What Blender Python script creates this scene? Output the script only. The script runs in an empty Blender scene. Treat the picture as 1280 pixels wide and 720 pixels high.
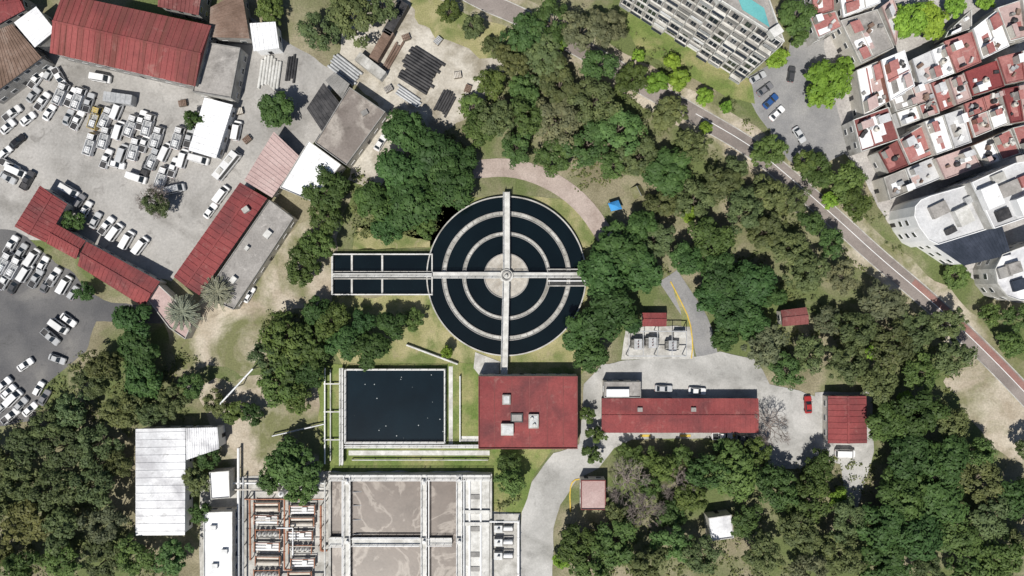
import bpy, math, random
import numpy as np
from mathutils import Vector
random.seed(7)
S=0.2; H=175.0
sc=bpy.context.scene; COL=sc.collection
def P(x,y,h=0):
    f=S*(H-h)/H
    return ((x-640)*f,(360-y)*f)
# ------------------------------------------------------------------ helpers
def tag(o,label,cat,group=None,kind=None):
    o['label']=label; o['category']=cat
    if group: o['group']=group
    if kind: o['kind']=kind
    return o
def empty(name,loc,rz=0):
    o=bpy.data.objects.new(name,None); COL.objects.link(o); o.location=loc; o.rotation_euler=(0,0,rz); o.empty_display_size=.5
    return o
def area(w): return sum(w[i][0]*w[(i+1)%len(w)][1]-w[(i+1)%len(w)][0]*w[i][1] for i in range(len(w)))/2
def ccw(w): return w if area(w)>0 else w[::-1]
def cen(w): return (sum(p[0] for p in w)/len(w),sum(p[1] for p in w)/len(w))
def offset(w,d):          # positive d shrinks a CCW polygon
    n=len(w); out=[]
    for i in range(n):
        a,b,c=Vector(w[i-1]),Vector(w[i]),Vector(w[(i+1)%n])
        e1=(b-a).normalized(); e2=(c-b).normalized()
        n1=Vector((-e1.y,e1.x)); n2=Vector((-e2.y,e2.x))
        k=n1+n2; k=k/max(.25,(1+n1.dot(n2)))
        out.append((b.x+k.x*d,b.y+k.y*d))
    return out
def inpoly(x,y,w):
    r=False; j=len(w)-1
    for i in range(len(w)):
        if (w[i][1]>y)!=(w[j][1]>y) and x<(w[j][0]-w[i][0])*(y-w[i][1])/(w[j][1]-w[i][1])+w[i][0]: r=not r
        j=i
    return r
def circ(cx,cy,r,n): return [(cx+r*math.cos(2*math.pi*i/n),cy+r*math.sin(2*math.pi*i/n)) for i in range(n)]
def lerp(a,b,t): return tuple(a[i]+(b[i]-a[i])*t for i in range(len(a)))
class MB:
    def __init__(s): s.v=[]; s.f=[]
    def face(s,pts):
        i=len(s.v); s.v+=[tuple(p) for p in pts]; s.f.append(list(range(i,i+len(pts)))); return s
    def prism(s,w,z0,z1):
        n=len(w); i=len(s.v); s.v+=[(x,y,z0) for x,y in w]+[(x,y,z1) for x,y in w]
        for k in range(n): s.f.append([i+k,i+(k+1)%n,i+n+(k+1)%n,i+n+k])
        s.f.append([i+n+k for k in range(n)]); return s
    def loft(s,rings):
        n=len(rings[0][0]); i=len(s.v)
        for pts,z in rings: s.v+=[(x,y,z) for x,y in pts]
        for r in range(len(rings)-1):
            for k in range(n): s.f.append([i+r*n+k,i+r*n+(k+1)%n,i+(r+1)*n+(k+1)%n,i+(r+1)*n+k])
        s.f.append([i+(len(rings)-1)*n+k for k in range(n)]); return s
    def frame(s,o,q,z0,z1):
        n=len(o); i=len(s.v)
        s.v+=[(x,y,z0) for x,y in o]+[(x,y,z1) for x,y in o]+[(x,y,z1) for x,y in q]+[(x,y,z0) for x,y in q]
        for k in range(n):
            l=(k+1)%n
            for a in range(3): s.f.append([i+a*n+k,i+a*n+l,i+(a+1)*n+l,i+(a+1)*n+k])
        return s
    def ring(s,cx,cy,r0,r1,z0,z1,n=96): return s.frame(circ(cx,cy,r1,n),circ(cx,cy,r0,n),z0,z1)
    def box(s,cx,cy,cz,sx,sy,sz,rz=0):
        c,q=math.cos(rz),math.sin(rz)
        w=[(cx+c*x-q*y,cy+q*x+c*y) for x,y in ((-sx/2,-sy/2),(sx/2,-sy/2),(sx/2,sy/2),(-sx/2,sy/2))]
        i=len(s.v); s.prism(w,cz-sz/2,cz+sz/2); s.f.append([i+3,i+2,i+1,i]); return s
    def cyl(s,cx,cy,z0,z1,r,n=14,r2=None): return s.loft([(circ(cx,cy,r,n),z0),(circ(cx,cy,r if r2 is None else r2,n),z1)])
    def tube(s,p0,p1,r,n=6,r2=None,cap=True):
        a,b=Vector(p0),Vector(p1); d=(b-a)
        if d.length<1e-6: return s
        d.normalize(); u=d.orthogonal().normalized(); w=d.cross(u); i=len(s.v)
        for p,q in ((a,r),(b,r if r2 is None else r2)):
            for k in range(n):
                t=2*math.pi*k/n; s.v.append(tuple(p+(u*math.cos(t)+w*math.sin(t))*q))
        for k in range(n): s.f.append([i+k,i+(k+1)%n,i+n+(k+1)%n,i+n+k])
        if cap: s.f.append([i+n+k for k in range(n)]); s.f.append([i+n-1-k for k in range(n)])
        return s
    def bar(s,p0,p1,w,h):
        a,b=Vector(p0),Vector(p1); d=(b-a).normalized(); sd=d.cross(Vector((0,0,1))).normalized()*(w/2); up=sd.cross(d).normalized()*h
        if up.z<0: up=-up
        i=len(s.v)
        for p in (a,b): s.v+=[tuple(p-sd),tuple(p+sd),tuple(p+sd+up),tuple(p-sd+up)]
        for k in range(4): s.f.append([i+k,i+(k+1)%4,i+4+(k+1)%4,i+4+k])
        s.f.append([i+3,i+2,i+1,i]); s.f.append([i+4,i+5,i+6,i+7]); return s
    def build(s,name,mat,parent=None,world=True,smooth=False):
        off=Vector((0,0,0))
        if parent is not None and world:
            r=parent
            while r.parent: r=r.parent
            off=r.location
        me=bpy.data.meshes.new(name)
        me.from_pydata([(x-off.x,y-off.y,z-off.z) for x,y,z in s.v],[],s.f)
        me.materials.append(mat)
        if smooth: me.polygons.foreach_set('use_smooth',[True]*len(me.polygons))
        o=bpy.data.objects.new(name,me); COL.objects.link(o)
        if parent is not None: o.parent=parent
        return o
def copy_tree(o,parent=None,col=None):
    c=o.copy(); COL.objects.link(c); c.parent=parent
    for ch in list(o.children): copy_tree(ch,c)
    return c
# ------------------------------------------------------------------ materials
def newmat(name):
    m=bpy.data.materials.new(name); m.use_nodes=True; nt=m.node_tree
    return m,nt,nt.nodes['Principled BSDF']
def rgb(c): return (c[0],c[1],c[2],1)
def ramp(nt,fac,stops):
    r=nt.nodes.new('ShaderNodeValToRGB'); nt.links.new(fac,r.inputs[0]); e=r.color_ramp.elements
    e[0].position,e[0].color=stops[0][0],rgb(stops[0][1]); e[1].position,e[1].color=stops[-1][0],rgb(stops[-1][1])
    for p,c in stops[1:-1]:
        k=e.new(p); k.color=rgb(c)
    return r.outputs[0]
def noise(nt,vec,scale,detail=6,rough=.6,dist=0):
    n=nt.nodes.new('ShaderNodeTexNoise'); n.inputs['Scale'].default_value=scale; n.inputs['Detail'].default_value=detail
    n.inputs['Roughness'].default_value=rough; n.inputs['Distortion'].default_value=dist; nt.links.new(vec,n.inputs['Vector']); return n.outputs[0]
def mix(nt,a,b,fac,mode='MIX'):
    n=nt.nodes.new('ShaderNodeMix'); n.data_type='RGBA'; n.blend_type=mode
    for v,i in ((fac,0),(a,6),(b,7)):
        if isinstance(v,(int,float)): n.inputs[i].default_value=v
        elif isinstance(v,tuple): n.inputs[i].default_value=rgb(v)
        else: nt.links.new(v,n.inputs[i])
    return n.outputs[2]
def nm(name,c1,c2,scale=.25,fine=3.0,amt=.35,rough=.85,lo=.38,hi=.62,c3=None,lo3=.55,hi3=.7,scale3=.08,bump=.0,spec=.3,metal=0,objcol=False,dist=0,swirl=None,c4=None,stripe=None):
    m,nt,b=newmat(name); tc=nt.nodes.new('ShaderNodeTexCoord'); v=tc.outputs['Object']
    if objcol is not True:
        gp=nt.nodes.new('ShaderNodeNewGeometry'); v=gp.outputs['Position']     # weathering differs from place to place
    col=ramp(nt,noise(nt,v,scale,8,.62,dist),[(lo,c1),(hi,c2)])
    if c3:
        f=ramp(nt,noise(nt,v,scale3,7,.6,.4),[(lo3,(0,0,0)),(hi3,(1,1,1))]); col=mix(nt,col,c3,f)
    if stripe:
        ang,sp,sc3=stripe
        mp=nt.nodes.new('ShaderNodeMapping'); mp.inputs['Rotation'].default_value=(0,0,-ang); nt.links.new(v,mp.inputs[0])
        mq=nt.nodes.new('ShaderNodeMapping'); mq.inputs['Scale'].default_value=(1/sp,.05/sp,0); nt.links.new(mp.outputs[0],mq.inputs[0])
        f=ramp(nt,noise(nt,mq.outputs[0],1.0,3,.6),[(.45,(0,0,0)),(.62,(.85,)*3)]); col=mix(nt,col,sc3,f)
    if c4:
        f=ramp(nt,noise(nt,v,scale3*3.1,9,.7,.8),[(.57,(0,0,0)),(.74,(.85,)*3)]); col=mix(nt,col,c4,f)
    if swirl:
        sc_,sw,am=swirl; K=(0,0,0); W=(am,)*3
        f=ramp(nt,noise(nt,v,sc_,7,.55,1.0),[(.445,K),(.475,W),(.49,W),(.515,K),(.60,K),(.645,W),(.70,(am*.5,)*3)]); col=mix(nt,col,sw,f)
    g=ramp(nt,noise(nt,v,fine,5,.7),[(.25,(1-amt,)*3),(.75,(1+amt*.6,)*3)])
    col=mix(nt,col,g,1.0,'MULTIPLY')
    if objcol:
        oi=nt.nodes.new('ShaderNodeObjectInfo'); col=mix(nt,col,oi.outputs['Color'],1.0,'MULTIPLY')
    nt.links.new(col,b.inputs['Base Color']); b.inputs['Roughness'].default_value=rough; b.inputs['Metallic'].default_value=metal
    b.inputs['Specular IOR Level'].default_value=spec
    if bump:
        bp=nt.nodes.new('ShaderNodeBump'); bp.inputs['Strength'].default_value=bump; bp.inputs['Distance'].default_value=.1
        nt.links.new(noise(nt,v,fine*1.5,4,.6),bp.inputs['Height']); nt.links.new(bp.outputs[0],b.inputs['Normal'])
    return m
M={}
M['forest']=nm('forest_floor_soil',(.20,.18,.11),(.32,.285,.195),.12,2.5,.5,c3=(.125,.155,.055),lo3=.42,hi3=.58,scale3=.05,bump=.3)
M['yard']=nm('yard_concrete',(.31,.30,.285),(.43,.415,.395),.05,1.6,.25,c3=(.20,.19,.175),lo3=.48,hi3=.76,scale3=.08,dist=.8,c4=(.15,.14,.13))
M['lot']=nm('old_asphalt',(.095,.095,.10),(.15,.147,.147),.08,3,.25,c3=(.24,.23,.215),lo3=.58,hi3=.78,c4=(.07,.07,.07))
M['road']=nm('road_asphalt',(.21,.18,.165),(.29,.255,.235),.1,3,.25,c3=(.16,.145,.135),lo3=.55,hi3=.75,c4=(.13,.12,.11))
M['cycle']=nm('red_cycle_asphalt',(.25,.13,.115),(.31,.18,.155),.2,3,.25,c4=(.20,.15,.14))
M['street']=nm('street_asphalt',(.22,.22,.225),(.31,.305,.30),.1,3,.25,c4=(.16,.16,.16))
M['dirt']=nm('dry_dirt',(.35,.295,.22),(.52,.465,.38),.12,2,.35,c3=(.17,.175,.08),lo3=.44,hi3=.60,scale3=.07,bump=.2,c4=(.22,.18,.13))
M['paledirt']=nm('pale_dirt',(.44,.405,.345),(.60,.565,.50),.1,1.8,.3,c3=(.25,.22,.165),lo3=.45,hi3=.62,scale3=.09,bump=.2,c4=(.22,.19,.15))
M['drive']=nm('drive_concrete',(.355,.35,.335),(.50,.49,.47),.06,2.5,.2,c3=(.25,.245,.23),lo3=.46,hi3=.70,scale3=.09,c4=(.19,.185,.175),dist=.6)
M['path']=nm('pink_paving',(.34,.275,.24),(.45,.375,.335),.2,3,.3,c4=(.24,.20,.165))
M['grass']=nm('lawn_grass',(.115,.17,.04),(.20,.24,.075),.18,4,.5,c3=(.32,.29,.14),lo3=.5,hi3=.68,scale3=.1,bump=.3)
M['dryg']=nm('dry_lawn',(.26,.255,.11),(.38,.345,.185),.2,4,.45,c3=(.15,.185,.06),lo3=.46,hi3=.62,scale3=.12,bump=.3,c4=(.36,.30,.20))
M['town']=nm('town_concrete',(.34,.32,.31),(.48,.46,.44),.15,2,.35,c4=(.2,.19,.18))
M['conc']=nm('concrete',(.41,.40,.375),(.56,.55,.52),.4,4,.25,c3=(.27,.26,.235),lo3=.48,hi3=.70,scale3=.25,c4=(.21,.20,.18))
M['beigec']=nm('beige_concrete',(.42,.39,.345),(.53,.50,.45),.3,3,.3,c3=(.30,.27,.23),lo3=.46,hi3=.66,scale3=.25)
M['wconc']=nm('weathered_launder_concrete',(.42,.415,.39),(.60,.59,.56),.5,4,.3,c3=(.24,.23,.20),lo3=.44,hi3=.66,scale3=.18,c4=(.17,.165,.145))
M['concd']=nm('dark_concrete',(.22,.215,.205),(.34,.33,.315),.3,4,.3)
M['lconc']=nm('pale_concrete',(.52,.515,.49),(.69,.685,.66),.6,5,.25,c3=(.38,.37,.34),lo3=.48,hi3=.70,scale3=.2,c4=(.29,.28,.255))
M['white']=nm('white_paint',(.72,.73,.74),(.84,.84,.84),.3,4,.12,rough=.6,c4=(.52,.51,.49))
M['whiter']=nm('white_roof',(.72,.73,.75),(.86,.86,.87),.12,2,.15,c3=(.54,.54,.55),lo3=.55,hi3=.8,scale3=.2,rough=.7,c4=(.42,.40,.38))
M['whiteold']=nm('mottled_white_roof',(.66,.67,.69),(.84,.84,.85),.1,2,.18,c3=(.44,.44,.46),lo3=.46,hi3=.66,scale3=.14,rough=.7,c4=(.36,.355,.35))
M['lgrey']=nm('light_grey_roof',(.46,.465,.48),(.60,.605,.615),.12,2.5,.2,c3=(.36,.36,.37),lo3=.48,hi3=.7,scale3=.15,c4=(.30,.295,.29))
M['red']=nm('red_roof',(.20,.045,.047),(.275,.068,.066),.10,2.5,.28,c3=(.145,.045,.047),lo3=.46,hi3=.68,scale3=.12,c4=(.30,.145,.13))
M['redband']=nm('rust_banded_red_roof',(.225,.055,.055),(.30,.085,.08),.10,2.5,.25,c3=(.16,.05,.05),lo3=.46,hi3=.68,scale3=.07,c4=(.33,.19,.165),stripe=(math.radians(-12),2.2,(.15,.055,.045)))
M['redp']=nm('faded_red_roof',(.33,.13,.12),(.43,.20,.185),.15,2,.3,c3=(.24,.075,.073),lo3=.5,hi3=.7,scale3=.12,c4=(.48,.36,.33))
M['redd']=nm('dark_red_sheet',(.155,.05,.048),(.23,.08,.075),.12,3,.3,c4=(.29,.19,.17))
M['rust']=nm('rusty_sheet',(.15,.10,.075),(.24,.165,.13),.2,3,.35,c3=(.32,.26,.22),lo3=.52,hi3=.72,scale3=.2)
M['grey']=nm('grey_roof',(.28,.265,.25),(.40,.38,.36),.15,2.5,.3,c3=(.17,.16,.15),lo3=.48,hi3=.7,scale3=.15,c4=(.48,.455,.43))
M['pinkg']=nm('pinkish_roof',(.40,.285,.27),(.50,.38,.36),.15,2.5,.25,c4=(.52,.45,.42))
M['stain']=nm('stained_roof',(.17,.145,.13),(.24,.21,.19),.12,2,.25,c3=(.37,.335,.30),lo3=.53,hi3=.62,scale3=.085,c4=(.12,.105,.09))
M['dark']=nm('dark_metal',(.03,.03,.033),(.07,.068,.07),.5,4,.3,rough=.6)
M['slat']=nm('blue_grey_slats',(.030,.038,.055),(.05,.06,.085),.3,4,.3,rough=.65,spec=.15)
M['steel']=nm('galvanised_steel',(.36,.37,.38),(.50,.51,.52),.8,5,.25,rough=.5,metal=.2)
M['orange']=nm('rusty_orange_pipe_paint',(.30,.125,.07),(.42,.19,.11),.8,5,.3,rough=.6)
M['beige']=nm('beige_vessel_paint',(.50,.46,.40),(.62,.58,.52),.8,5,.2,rough=.5,c4=(.34,.27,.2))
M['yellow']=nm('yellow_paint',(.52,.36,.06),(.64,.46,.09),.8,5,.3)
M['bluet']=nm('blue_tarpaulin',(.03,.20,.50),(.06,.30,.64),.6,4,.3)
M['teal']=nm('teal_court',(.10,.34,.36),(.14,.42,.42),.2,3,.15)
M['cream']=nm('cream_wall',(.50,.47,.42),(.62,.59,.53),.3,3,.25)
M['brick']=nm('brick_wall',(.26,.12,.09),(.34,.17,.13),.8,5,.3)
M['bark']=nm('bark',(.12,.10,.075),(.21,.175,.14),2,8,.4)
M['twig']=nm('dry_twigs',(.20,.165,.145),(.32,.275,.25),2,8,.4)
M['paint']=nm('vehicle_paint',(.92,.92,.92),(1,1,1),.6,5,.1,rough=.28,spec=.5,objcol=True)
M['rubber']=nm('tyre_rubber',(.02,.02,.02),(.035,.035,.035),3,9,.2)
M['lamp']=nm('headlamp_plastic',(.6,.6,.58),(.75,.75,.72),3,9,.1,rough=.2)
M['tail']=nm('tail_lamp',(.35,.02,.02),(.45,.03,.03),3,9,.1,rough=.25)
M['brown']=nm('aerated_brown_water',(.100,.077,.063),(.140,.110,.092),.12,1.2,.2,c3=(.175,.142,.12),lo3=.45,hi3=.7,scale3=.1,swirl=(.085,(.30,.26,.225),.8),rough=.4,bump=.1)
def glass(name,c,r=.08):
    m,nt,b=newmat(name); tc=nt.nodes.new('ShaderNodeTexCoord')
    nt.links.new(ramp(nt,noise(nt,tc.outputs['Object'],.6,3),[(.3,tuple(x*.7 for x in c)),(.7,tuple(x*1.4 for x in c))]),b.inputs['Base Color'])
    b.inputs['Roughness'].default_value=r; b.inputs['Specular IOR Level'].default_value=.6; return m
M['glass']=glass('dark_window_glass',(.025,.032,.04))
def watermat(name,c,flecks=False):
    m,nt,b=newmat(name); tc=nt.nodes.new('ShaderNodeTexCoord'); v=tc.outputs['Object']
    col=ramp(nt,noise(nt,v,.08,5),[(.3,tuple(x*.7 for x in c)),(.7,tuple(x*1.3 for x in c))])
    if flecks:
        vo=nt.nodes.new('ShaderNodeTexVoronoi'); vo.inputs['Scale'].default_value=.7; nt.links.new(v,vo.inputs['Vector'])
        a=ramp(nt,vo.outputs['Distance'],[(.07,(1,1,1)),(.11,(0,0,0))]); bb=ramp(nt,noise(nt,v,.1,2),[(.47,(0,0,0)),(.51,(1,1,1))])
        col=mix(nt,col,(.42,.45,.45),mix(nt,a,bb,1.0,'MULTIPLY'))
    nt.links.new(col,b.inputs['Base Color']); b.inputs['Roughness'].default_value=.12
    bp=nt.nodes.new('ShaderNodeBump'); bp.inputs['Strength'].default_value=.12; bp.inputs['Distance'].default_value=.05
    nt.links.new(noise(nt,v,1.6,3),bp.inputs['Height']); nt.links.new(bp.outputs[0],b.inputs['Normal']); return m
M['water']=watermat('clarifier_water',(.003,.007,.009))
M['waterf']=watermat('tank_water_with_foam_flecks',(.004,.011,.016),True)
def leafmat(name):
    m,nt,b=newmat(name); at=nt.nodes.new('ShaderNodeAttribute'); at.attribute_name='shade'
    oi=nt.nodes.new('ShaderNodeObjectInfo')
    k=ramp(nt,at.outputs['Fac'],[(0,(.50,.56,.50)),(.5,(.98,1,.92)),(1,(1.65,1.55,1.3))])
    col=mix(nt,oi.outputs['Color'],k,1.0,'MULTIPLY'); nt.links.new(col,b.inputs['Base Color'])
    b.inputs['Roughness'].default_value=.6; b.inputs['Specular IOR Level'].default_value=.25
    tr=nt.nodes.new('ShaderNodeBsdfTranslucent'); nt.links.new(col,tr.inputs[0]); ms=nt.nodes.new('ShaderNodeMixShader'); ms.inputs[0].default_value=.28
    nt.links.new(b.outputs[0],ms.inputs[1]); nt.links.new(tr.outputs[0],ms.inputs[2]); nt.links.new(ms.outputs[0],nt.nodes['Material Output'].inputs[0]); return m
M['leaf']=leafmat('foliage')
# ------------------------------------------------------------------ ground sheets
SHEETS=[]; zc=[0.0]
def rough_edge(w,jit,step=1.6):
    pts=[]
    for i in range(len(w)):
        a,b=w[i],w[(i+1)%len(w)]; L=math.dist(a,b); n=max(1,int(L/step))
        for k in range(n): pts.append(lerp(a,b,k/n))
    n=len(pts); j=[(random.gauss(0,jit),random.gauss(0,jit)) for _ in pts]
    j=[((j[i-1][0]+2*j[i][0]+j[(i+1)%n][0])/2.5,(j[i-1][1]+2*j[i][1]+j[(i+1)%n][1])/2.5) for i in range(n)]
    return [(p[0]+q[0],p[1]+q[1]) for p,q in zip(pts,j)]
def sheet(name,pts,mat,label,cat='ground',jit=0,px=True):
    zc[0]+=.006; w=ccw([P(*p) for p in pts] if px else pts)
    SHEETS.append((w,zc[0]))
    if jit: w=rough_edge(w,jit)
    return tag(MB().face([(x,y,zc[0]) for x,y in w]).build(name,mat),label,cat,kind='structure')
def topz(x,y): return max([z for w,z in SHEETS if inpoly(x,y,w)]+[0])
def strip(pl,wd,side=0):
    pl=[Vector(P(*p)) for p in pl]; L=[];R=[]
    for i,p in enumerate(pl):
        d=(pl[min(i+1,len(pl)-1)]-pl[max(i-1,0)]).normalized(); n=Vector((-d.y,d.x))
        L.append(tuple(p+n*(side+wd/2))); R.append(tuple(p+n*(side-wd/2)))
    return L+R[::-1]
def smooth(pl,k=2):
    for _ in range(k):
        q=[pl[0]]
        for a,b in zip(pl,pl[1:]): q+=[lerp(a,b,.25),lerp(a,b,.75)]
        pl=q+[pl[-1]]
    return pl
LOT=[(-80,290),(20,285),(130,375),(205,385),(205,405),(120,405),(105,440),(60,480),(40,525),(-80,550)]
SLOPE=[(1180,480),(1225,450),(1290,530),(1290,590),(1240,560)]
tag(MB().face([(-1500,-1500,0),(1500,-1500,0),(1500,1500,0),(-1500,1500,0)]).build('ground',M['forest']),'brown leaf-littered soil under the trees','ground',kind='structure')
sheet('yard',[(-80,40),(60,60),(250,60),(310,20),(420,90),(400,170),(370,200),(320,235),(215,350),(150,340),(105,310),(50,300),(-80,300)],M['yard'],'pale grey concrete yard full of parked vehicles','yard',.15)
sheet('parking_lot',LOT,M['lot'],'dark asphalt parking lot at lower left','car park',.3)
sheet('dirt_ground',[(200,385),(250,370),(300,380),(370,280),(440,240),(420,300),(415,380),(360,390),(330,440),(310,470),(260,455),(220,460)],M['dirt'],'pale dry dirt beside the narrow red roof','dirt',.6)
sheet('dirt_ground',[(465,-30),(600,-30),(640,40),(625,110),(575,150),(520,180),(470,235),(430,225),(480,140),(415,85),(440,20)],M['paledirt'],'dusty pale dirt of the pipe storage yard','dirt',.6)
sheet('dry_grass',[(505,-30),(600,-30),(640,40),(632,80),(585,62),(548,44),(515,20)],M['dryg'],'dry grass patch at the top of the pipe storage yard','grass',.8)
sheet('dirt_ground',[(230,480),(310,470),(400,470),(405,590),(310,620),(270,600),(270,540)],M['dirt'],'dry dirt left of the dark rectangular tank','dirt',.5)
sheet('dirt_ground',SLOPE,M['dirt'],'bare dirt slope beside the cycle path','dirt',.6)
sheet('lawn',[(430,370),(545,365),(545,300),(450,285),(440,310),(540,310),(560,245),(740,250),(760,300),(740,440),(730,468),(590,475),(560,460),(430,462),(400,400)],M['dryg'],'dry yellowish lawn around the round clarifier','grass',.4)
DR=smooth([(550,-30),(600,0),(650,20),(740,68),(800,105),(880,150),(940,185),(985,222),(1040,270),(1100,325),(1160,375),(1220,430),(1290,502),(1340,560)],2)
sheet('road_verge',strip(DR,9.5),M['dirt'],'dusty verge along the diagonal road','verge',.4,px=False)
sheet('road',strip(DR,4.4),M['road'],'grey brown paved road running diagonally through the trees','road',px=False)
sheet('cycle_lane',strip([p for p in DR if p[0]>1130],1.5,1.2),M['cycle'],'reddish cycle lane on the diagonal road','cycle lane',px=False)
sheet('road_marking',strip([p for p in DR if p[0]>860],.16,.35),M['white'],'thin white line painted along the diagonal road','road marking',px=False)
for sd,t in ((2.3,'upper right'),(-2.3,'lower left')):
    tag(MB().prism(ccw(strip(DR,.22,sd)),0,.17).build('kerb',M['conc']),f'concrete kerb on the {t} side of the diagonal road','kerb',kind='structure')
sheet('town_ground',[(985,-60),(1400,-60),(1400,400),(1260,375),(1190,330),(1110,280),(1075,215),(1050,185),(1005,110)],M['town'],'grey concrete ground between the town houses','ground',.2)
sheet('street',[(925,100),(985,70),(1000,-40),(1035,-40),(1030,60),(1050,150),(1060,190),(1010,215),(985,200),(945,140)],M['street'],'grey asphalt street corner with parked cars','street',.1)
sheet('lawn',[(770,10),(795,18),(935,100),(945,130),(915,125),(860,95),(800,65)],M['grass'],'green strip along the foot of the apartment block','grass',.3)
sheet('path',strip(smooth([(590,212),(640,208),(690,225),(730,255),(760,300)],2),4.6),M['path'],'curved pinkish paved path above the clarifier','path',px=False)
sheet('service_road',strip(smooth([(835,345),(855,375),(875,405),(885,450)],2),5.4),M['street'],'short grey service road right of the transformer yard','road',px=False)
DRIVE=[(752,455),(800,449),(870,447),(900,440),(945,450),(962,480),(1000,488),(1030,500),(1030,560),(1000,585),(965,585),(920,548),(790,548),(768,560),(748,585),(722,600),(700,630),(692,660),(690,760),(648,760),(652,640),(665,602),(692,566),(724,556),(730,480)]
sheet('drive',DRIVE,M['drive'],'pale concrete driveway curving past the long red shed','driveway',.1)
sheet('forecourt',[(1018,490),(1090,490),(1092,565),(1070,640),(1060,640),(1050,580),(1018,570)],M['drive'],'pale concrete forecourt around the small gatehouse','pavement',.1)
sheet('plant_floor',[(250,600),(412,588),(618,588),(618,592),(650,640),(650,760),(250,760)],M['conc'],'concrete floor around the basins and pipework','pavement',.1)
sheet('lawn',[(398,455),(602,455),(600,562),(616,562),(616,590),(400,590)],M['grass'],'green lawn around the dark rectangular tank','grass',.2)
sheet('lawn',[(614,560),(690,560),(665,600),(652,640),(616,640)],M['grass'],'small lawn below the red hall','grass',.2)
sheet('lawn',[(840,355),(862,400),(866,445),(855,445),(850,395)],M['dryg'],'sliver of dry grass beside the transformer yard','grass',.2)
sheet('footpath',[(561,458),(566,458),(566,556),(561,556)],M['lconc'],'narrow white footpath right of the dark tank','path')
sheet('footpath',[(576,545),(598,545),(598,552),(576,552)],M['lconc'],'short footpath leading to the red hall','path')
sheet('footpath',[(436,563),(612,563),(612,569),(436,569)],M['lconc'],'white footpath below the dark tank','path')
sheet('footpath',[(594,440),(625,452),(624,470),(600,470),(592,460)],M['conc'],'small concrete apron at the corner of the red hall','path')
sheet('transformer_pad',[(782,408),(864,408),(868,448),(776,450)],M['conc'],'concrete pad under the transformer yard','pavement',.1)
tag(MB().prism(ccw(strip(smooth([(838,352),(850,375),(862,400),(866,430),(864,448)],1),.3)),0,.22).build('kerb',M['yellow']),'yellow painted kerb curving beside the transformer yard','kerb',kind='structure')
tag(MB().prism(ccw(strip(smooth([(728,598),(716,600),(712,612),(713,640)],1),.3)),0,.26).build('kerb',M['yellow']),'yellow painted kerb beside the guard hut','kerb',kind='structure')
for x in (800,850,905): sheet('road_marking',[(x,543),(x+13,543),(x+13,546),(x,546)],M['yellow'],f'yellow mark on the drive below the long red shed, '+{800:'left',850:'middle',905:'right'}[x]+' one','road marking')
# ------------------------------------------------------------------ auto labels
LM=[('the round clarifier tank',633,345),('the dark rectangular tank',493,507),('the central red hall',660,515),('the brown aeration basins',510,655),('the orange piped filters',358,675),('the white L-shaped roof',205,600),('the long red shed',850,518),('the small red gatehouse',1058,525),('the transformer yard',825,432),('the blue tarpaulin',768,257),('the pipe storage yard',530,100),('the big red warehouse',160,55),('the tall apartment block',880,40),('the glass-fronted white building',1200,285),('the stained grey roof',437,157),('the hut among trees',990,393),('the little guard hut',740,618),('the red L-shaped office',60,280),('the long narrow red roof',275,298),('the white container roof',264,160),('the grey street corner',975,130),('the inlet channel',478,343),('the hidden white roof',900,655),('the rusty corner shed',20,75),('the bright green street trees',1150,25),('the yellow ladder truck',119,147),('the grey palm',230,391)]
LC=[('the bottom left corner',0,720),('the bottom right corner',1280,720),('the right edge of the photo',1280,430),('the left edge of the photo',0,430),('the top right corner',1280,0),('the bottom edge of the photo',800,740),('the middle of the diagonal road',1100,335),('the middle of the town block',1170,130),('the right end of the town block',1275,130)]
AUTO=[]
def finish_auto():
    gr={}
    for o,desc,x,y in AUTO:
        bm=min(LM+LC,key=lambda l:math.hypot(l[1]-x,l[2]-y)); dx,dy=x-bm[1],bm[2]-y
        if math.hypot(dx,dy)<3: gr.setdefault(desc,[]).append((o,x,y)); continue
        if bm in LC: rel='near'
        else: rel=['right of','above right of','above','above left of','left of','below left of','below','below right of'][int(((math.degrees(math.atan2(dy,dx))+382.5)%360)//45)]
        gr.setdefault(f'{desc} {rel} {bm[0]}',[]).append((o,x,y))
    od='x second third fourth fifth sixth seventh eighth ninth tenth eleventh twelfth thirteenth fourteenth fifteenth sixteenth seventeenth eighteenth nineteenth twentieth'.split()
    for k,l in gr.items():
        if len(l)==1: l[0][0]['label']=k; continue
        xs=[a[1] for a in l]; ys=[a[2] for a in l]; hz=max(xs)-min(xs)>=max(ys)-min(ys)
        l.sort(key=lambda a:a[1] if hz else a[2]); a,b=('left','right') if hz else ('top','bottom')
        for i,(o,x,y) in enumerate(l):
            n=len(l)
            if n==2: t=('left one' if hz else 'upper one') if i==0 else ('right one' if hz else 'lower one')
            elif i==0: t=a+'most one' if hz else 'topmost one'
            elif i==n-1: t=b+'most one' if hz else 'bottommost one'
            elif n==3: t='middle one'
            else: t=f'{od[min(i,len(od)-1)]} from {a}'
            o['label']=f'{k}, {t}'
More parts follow.
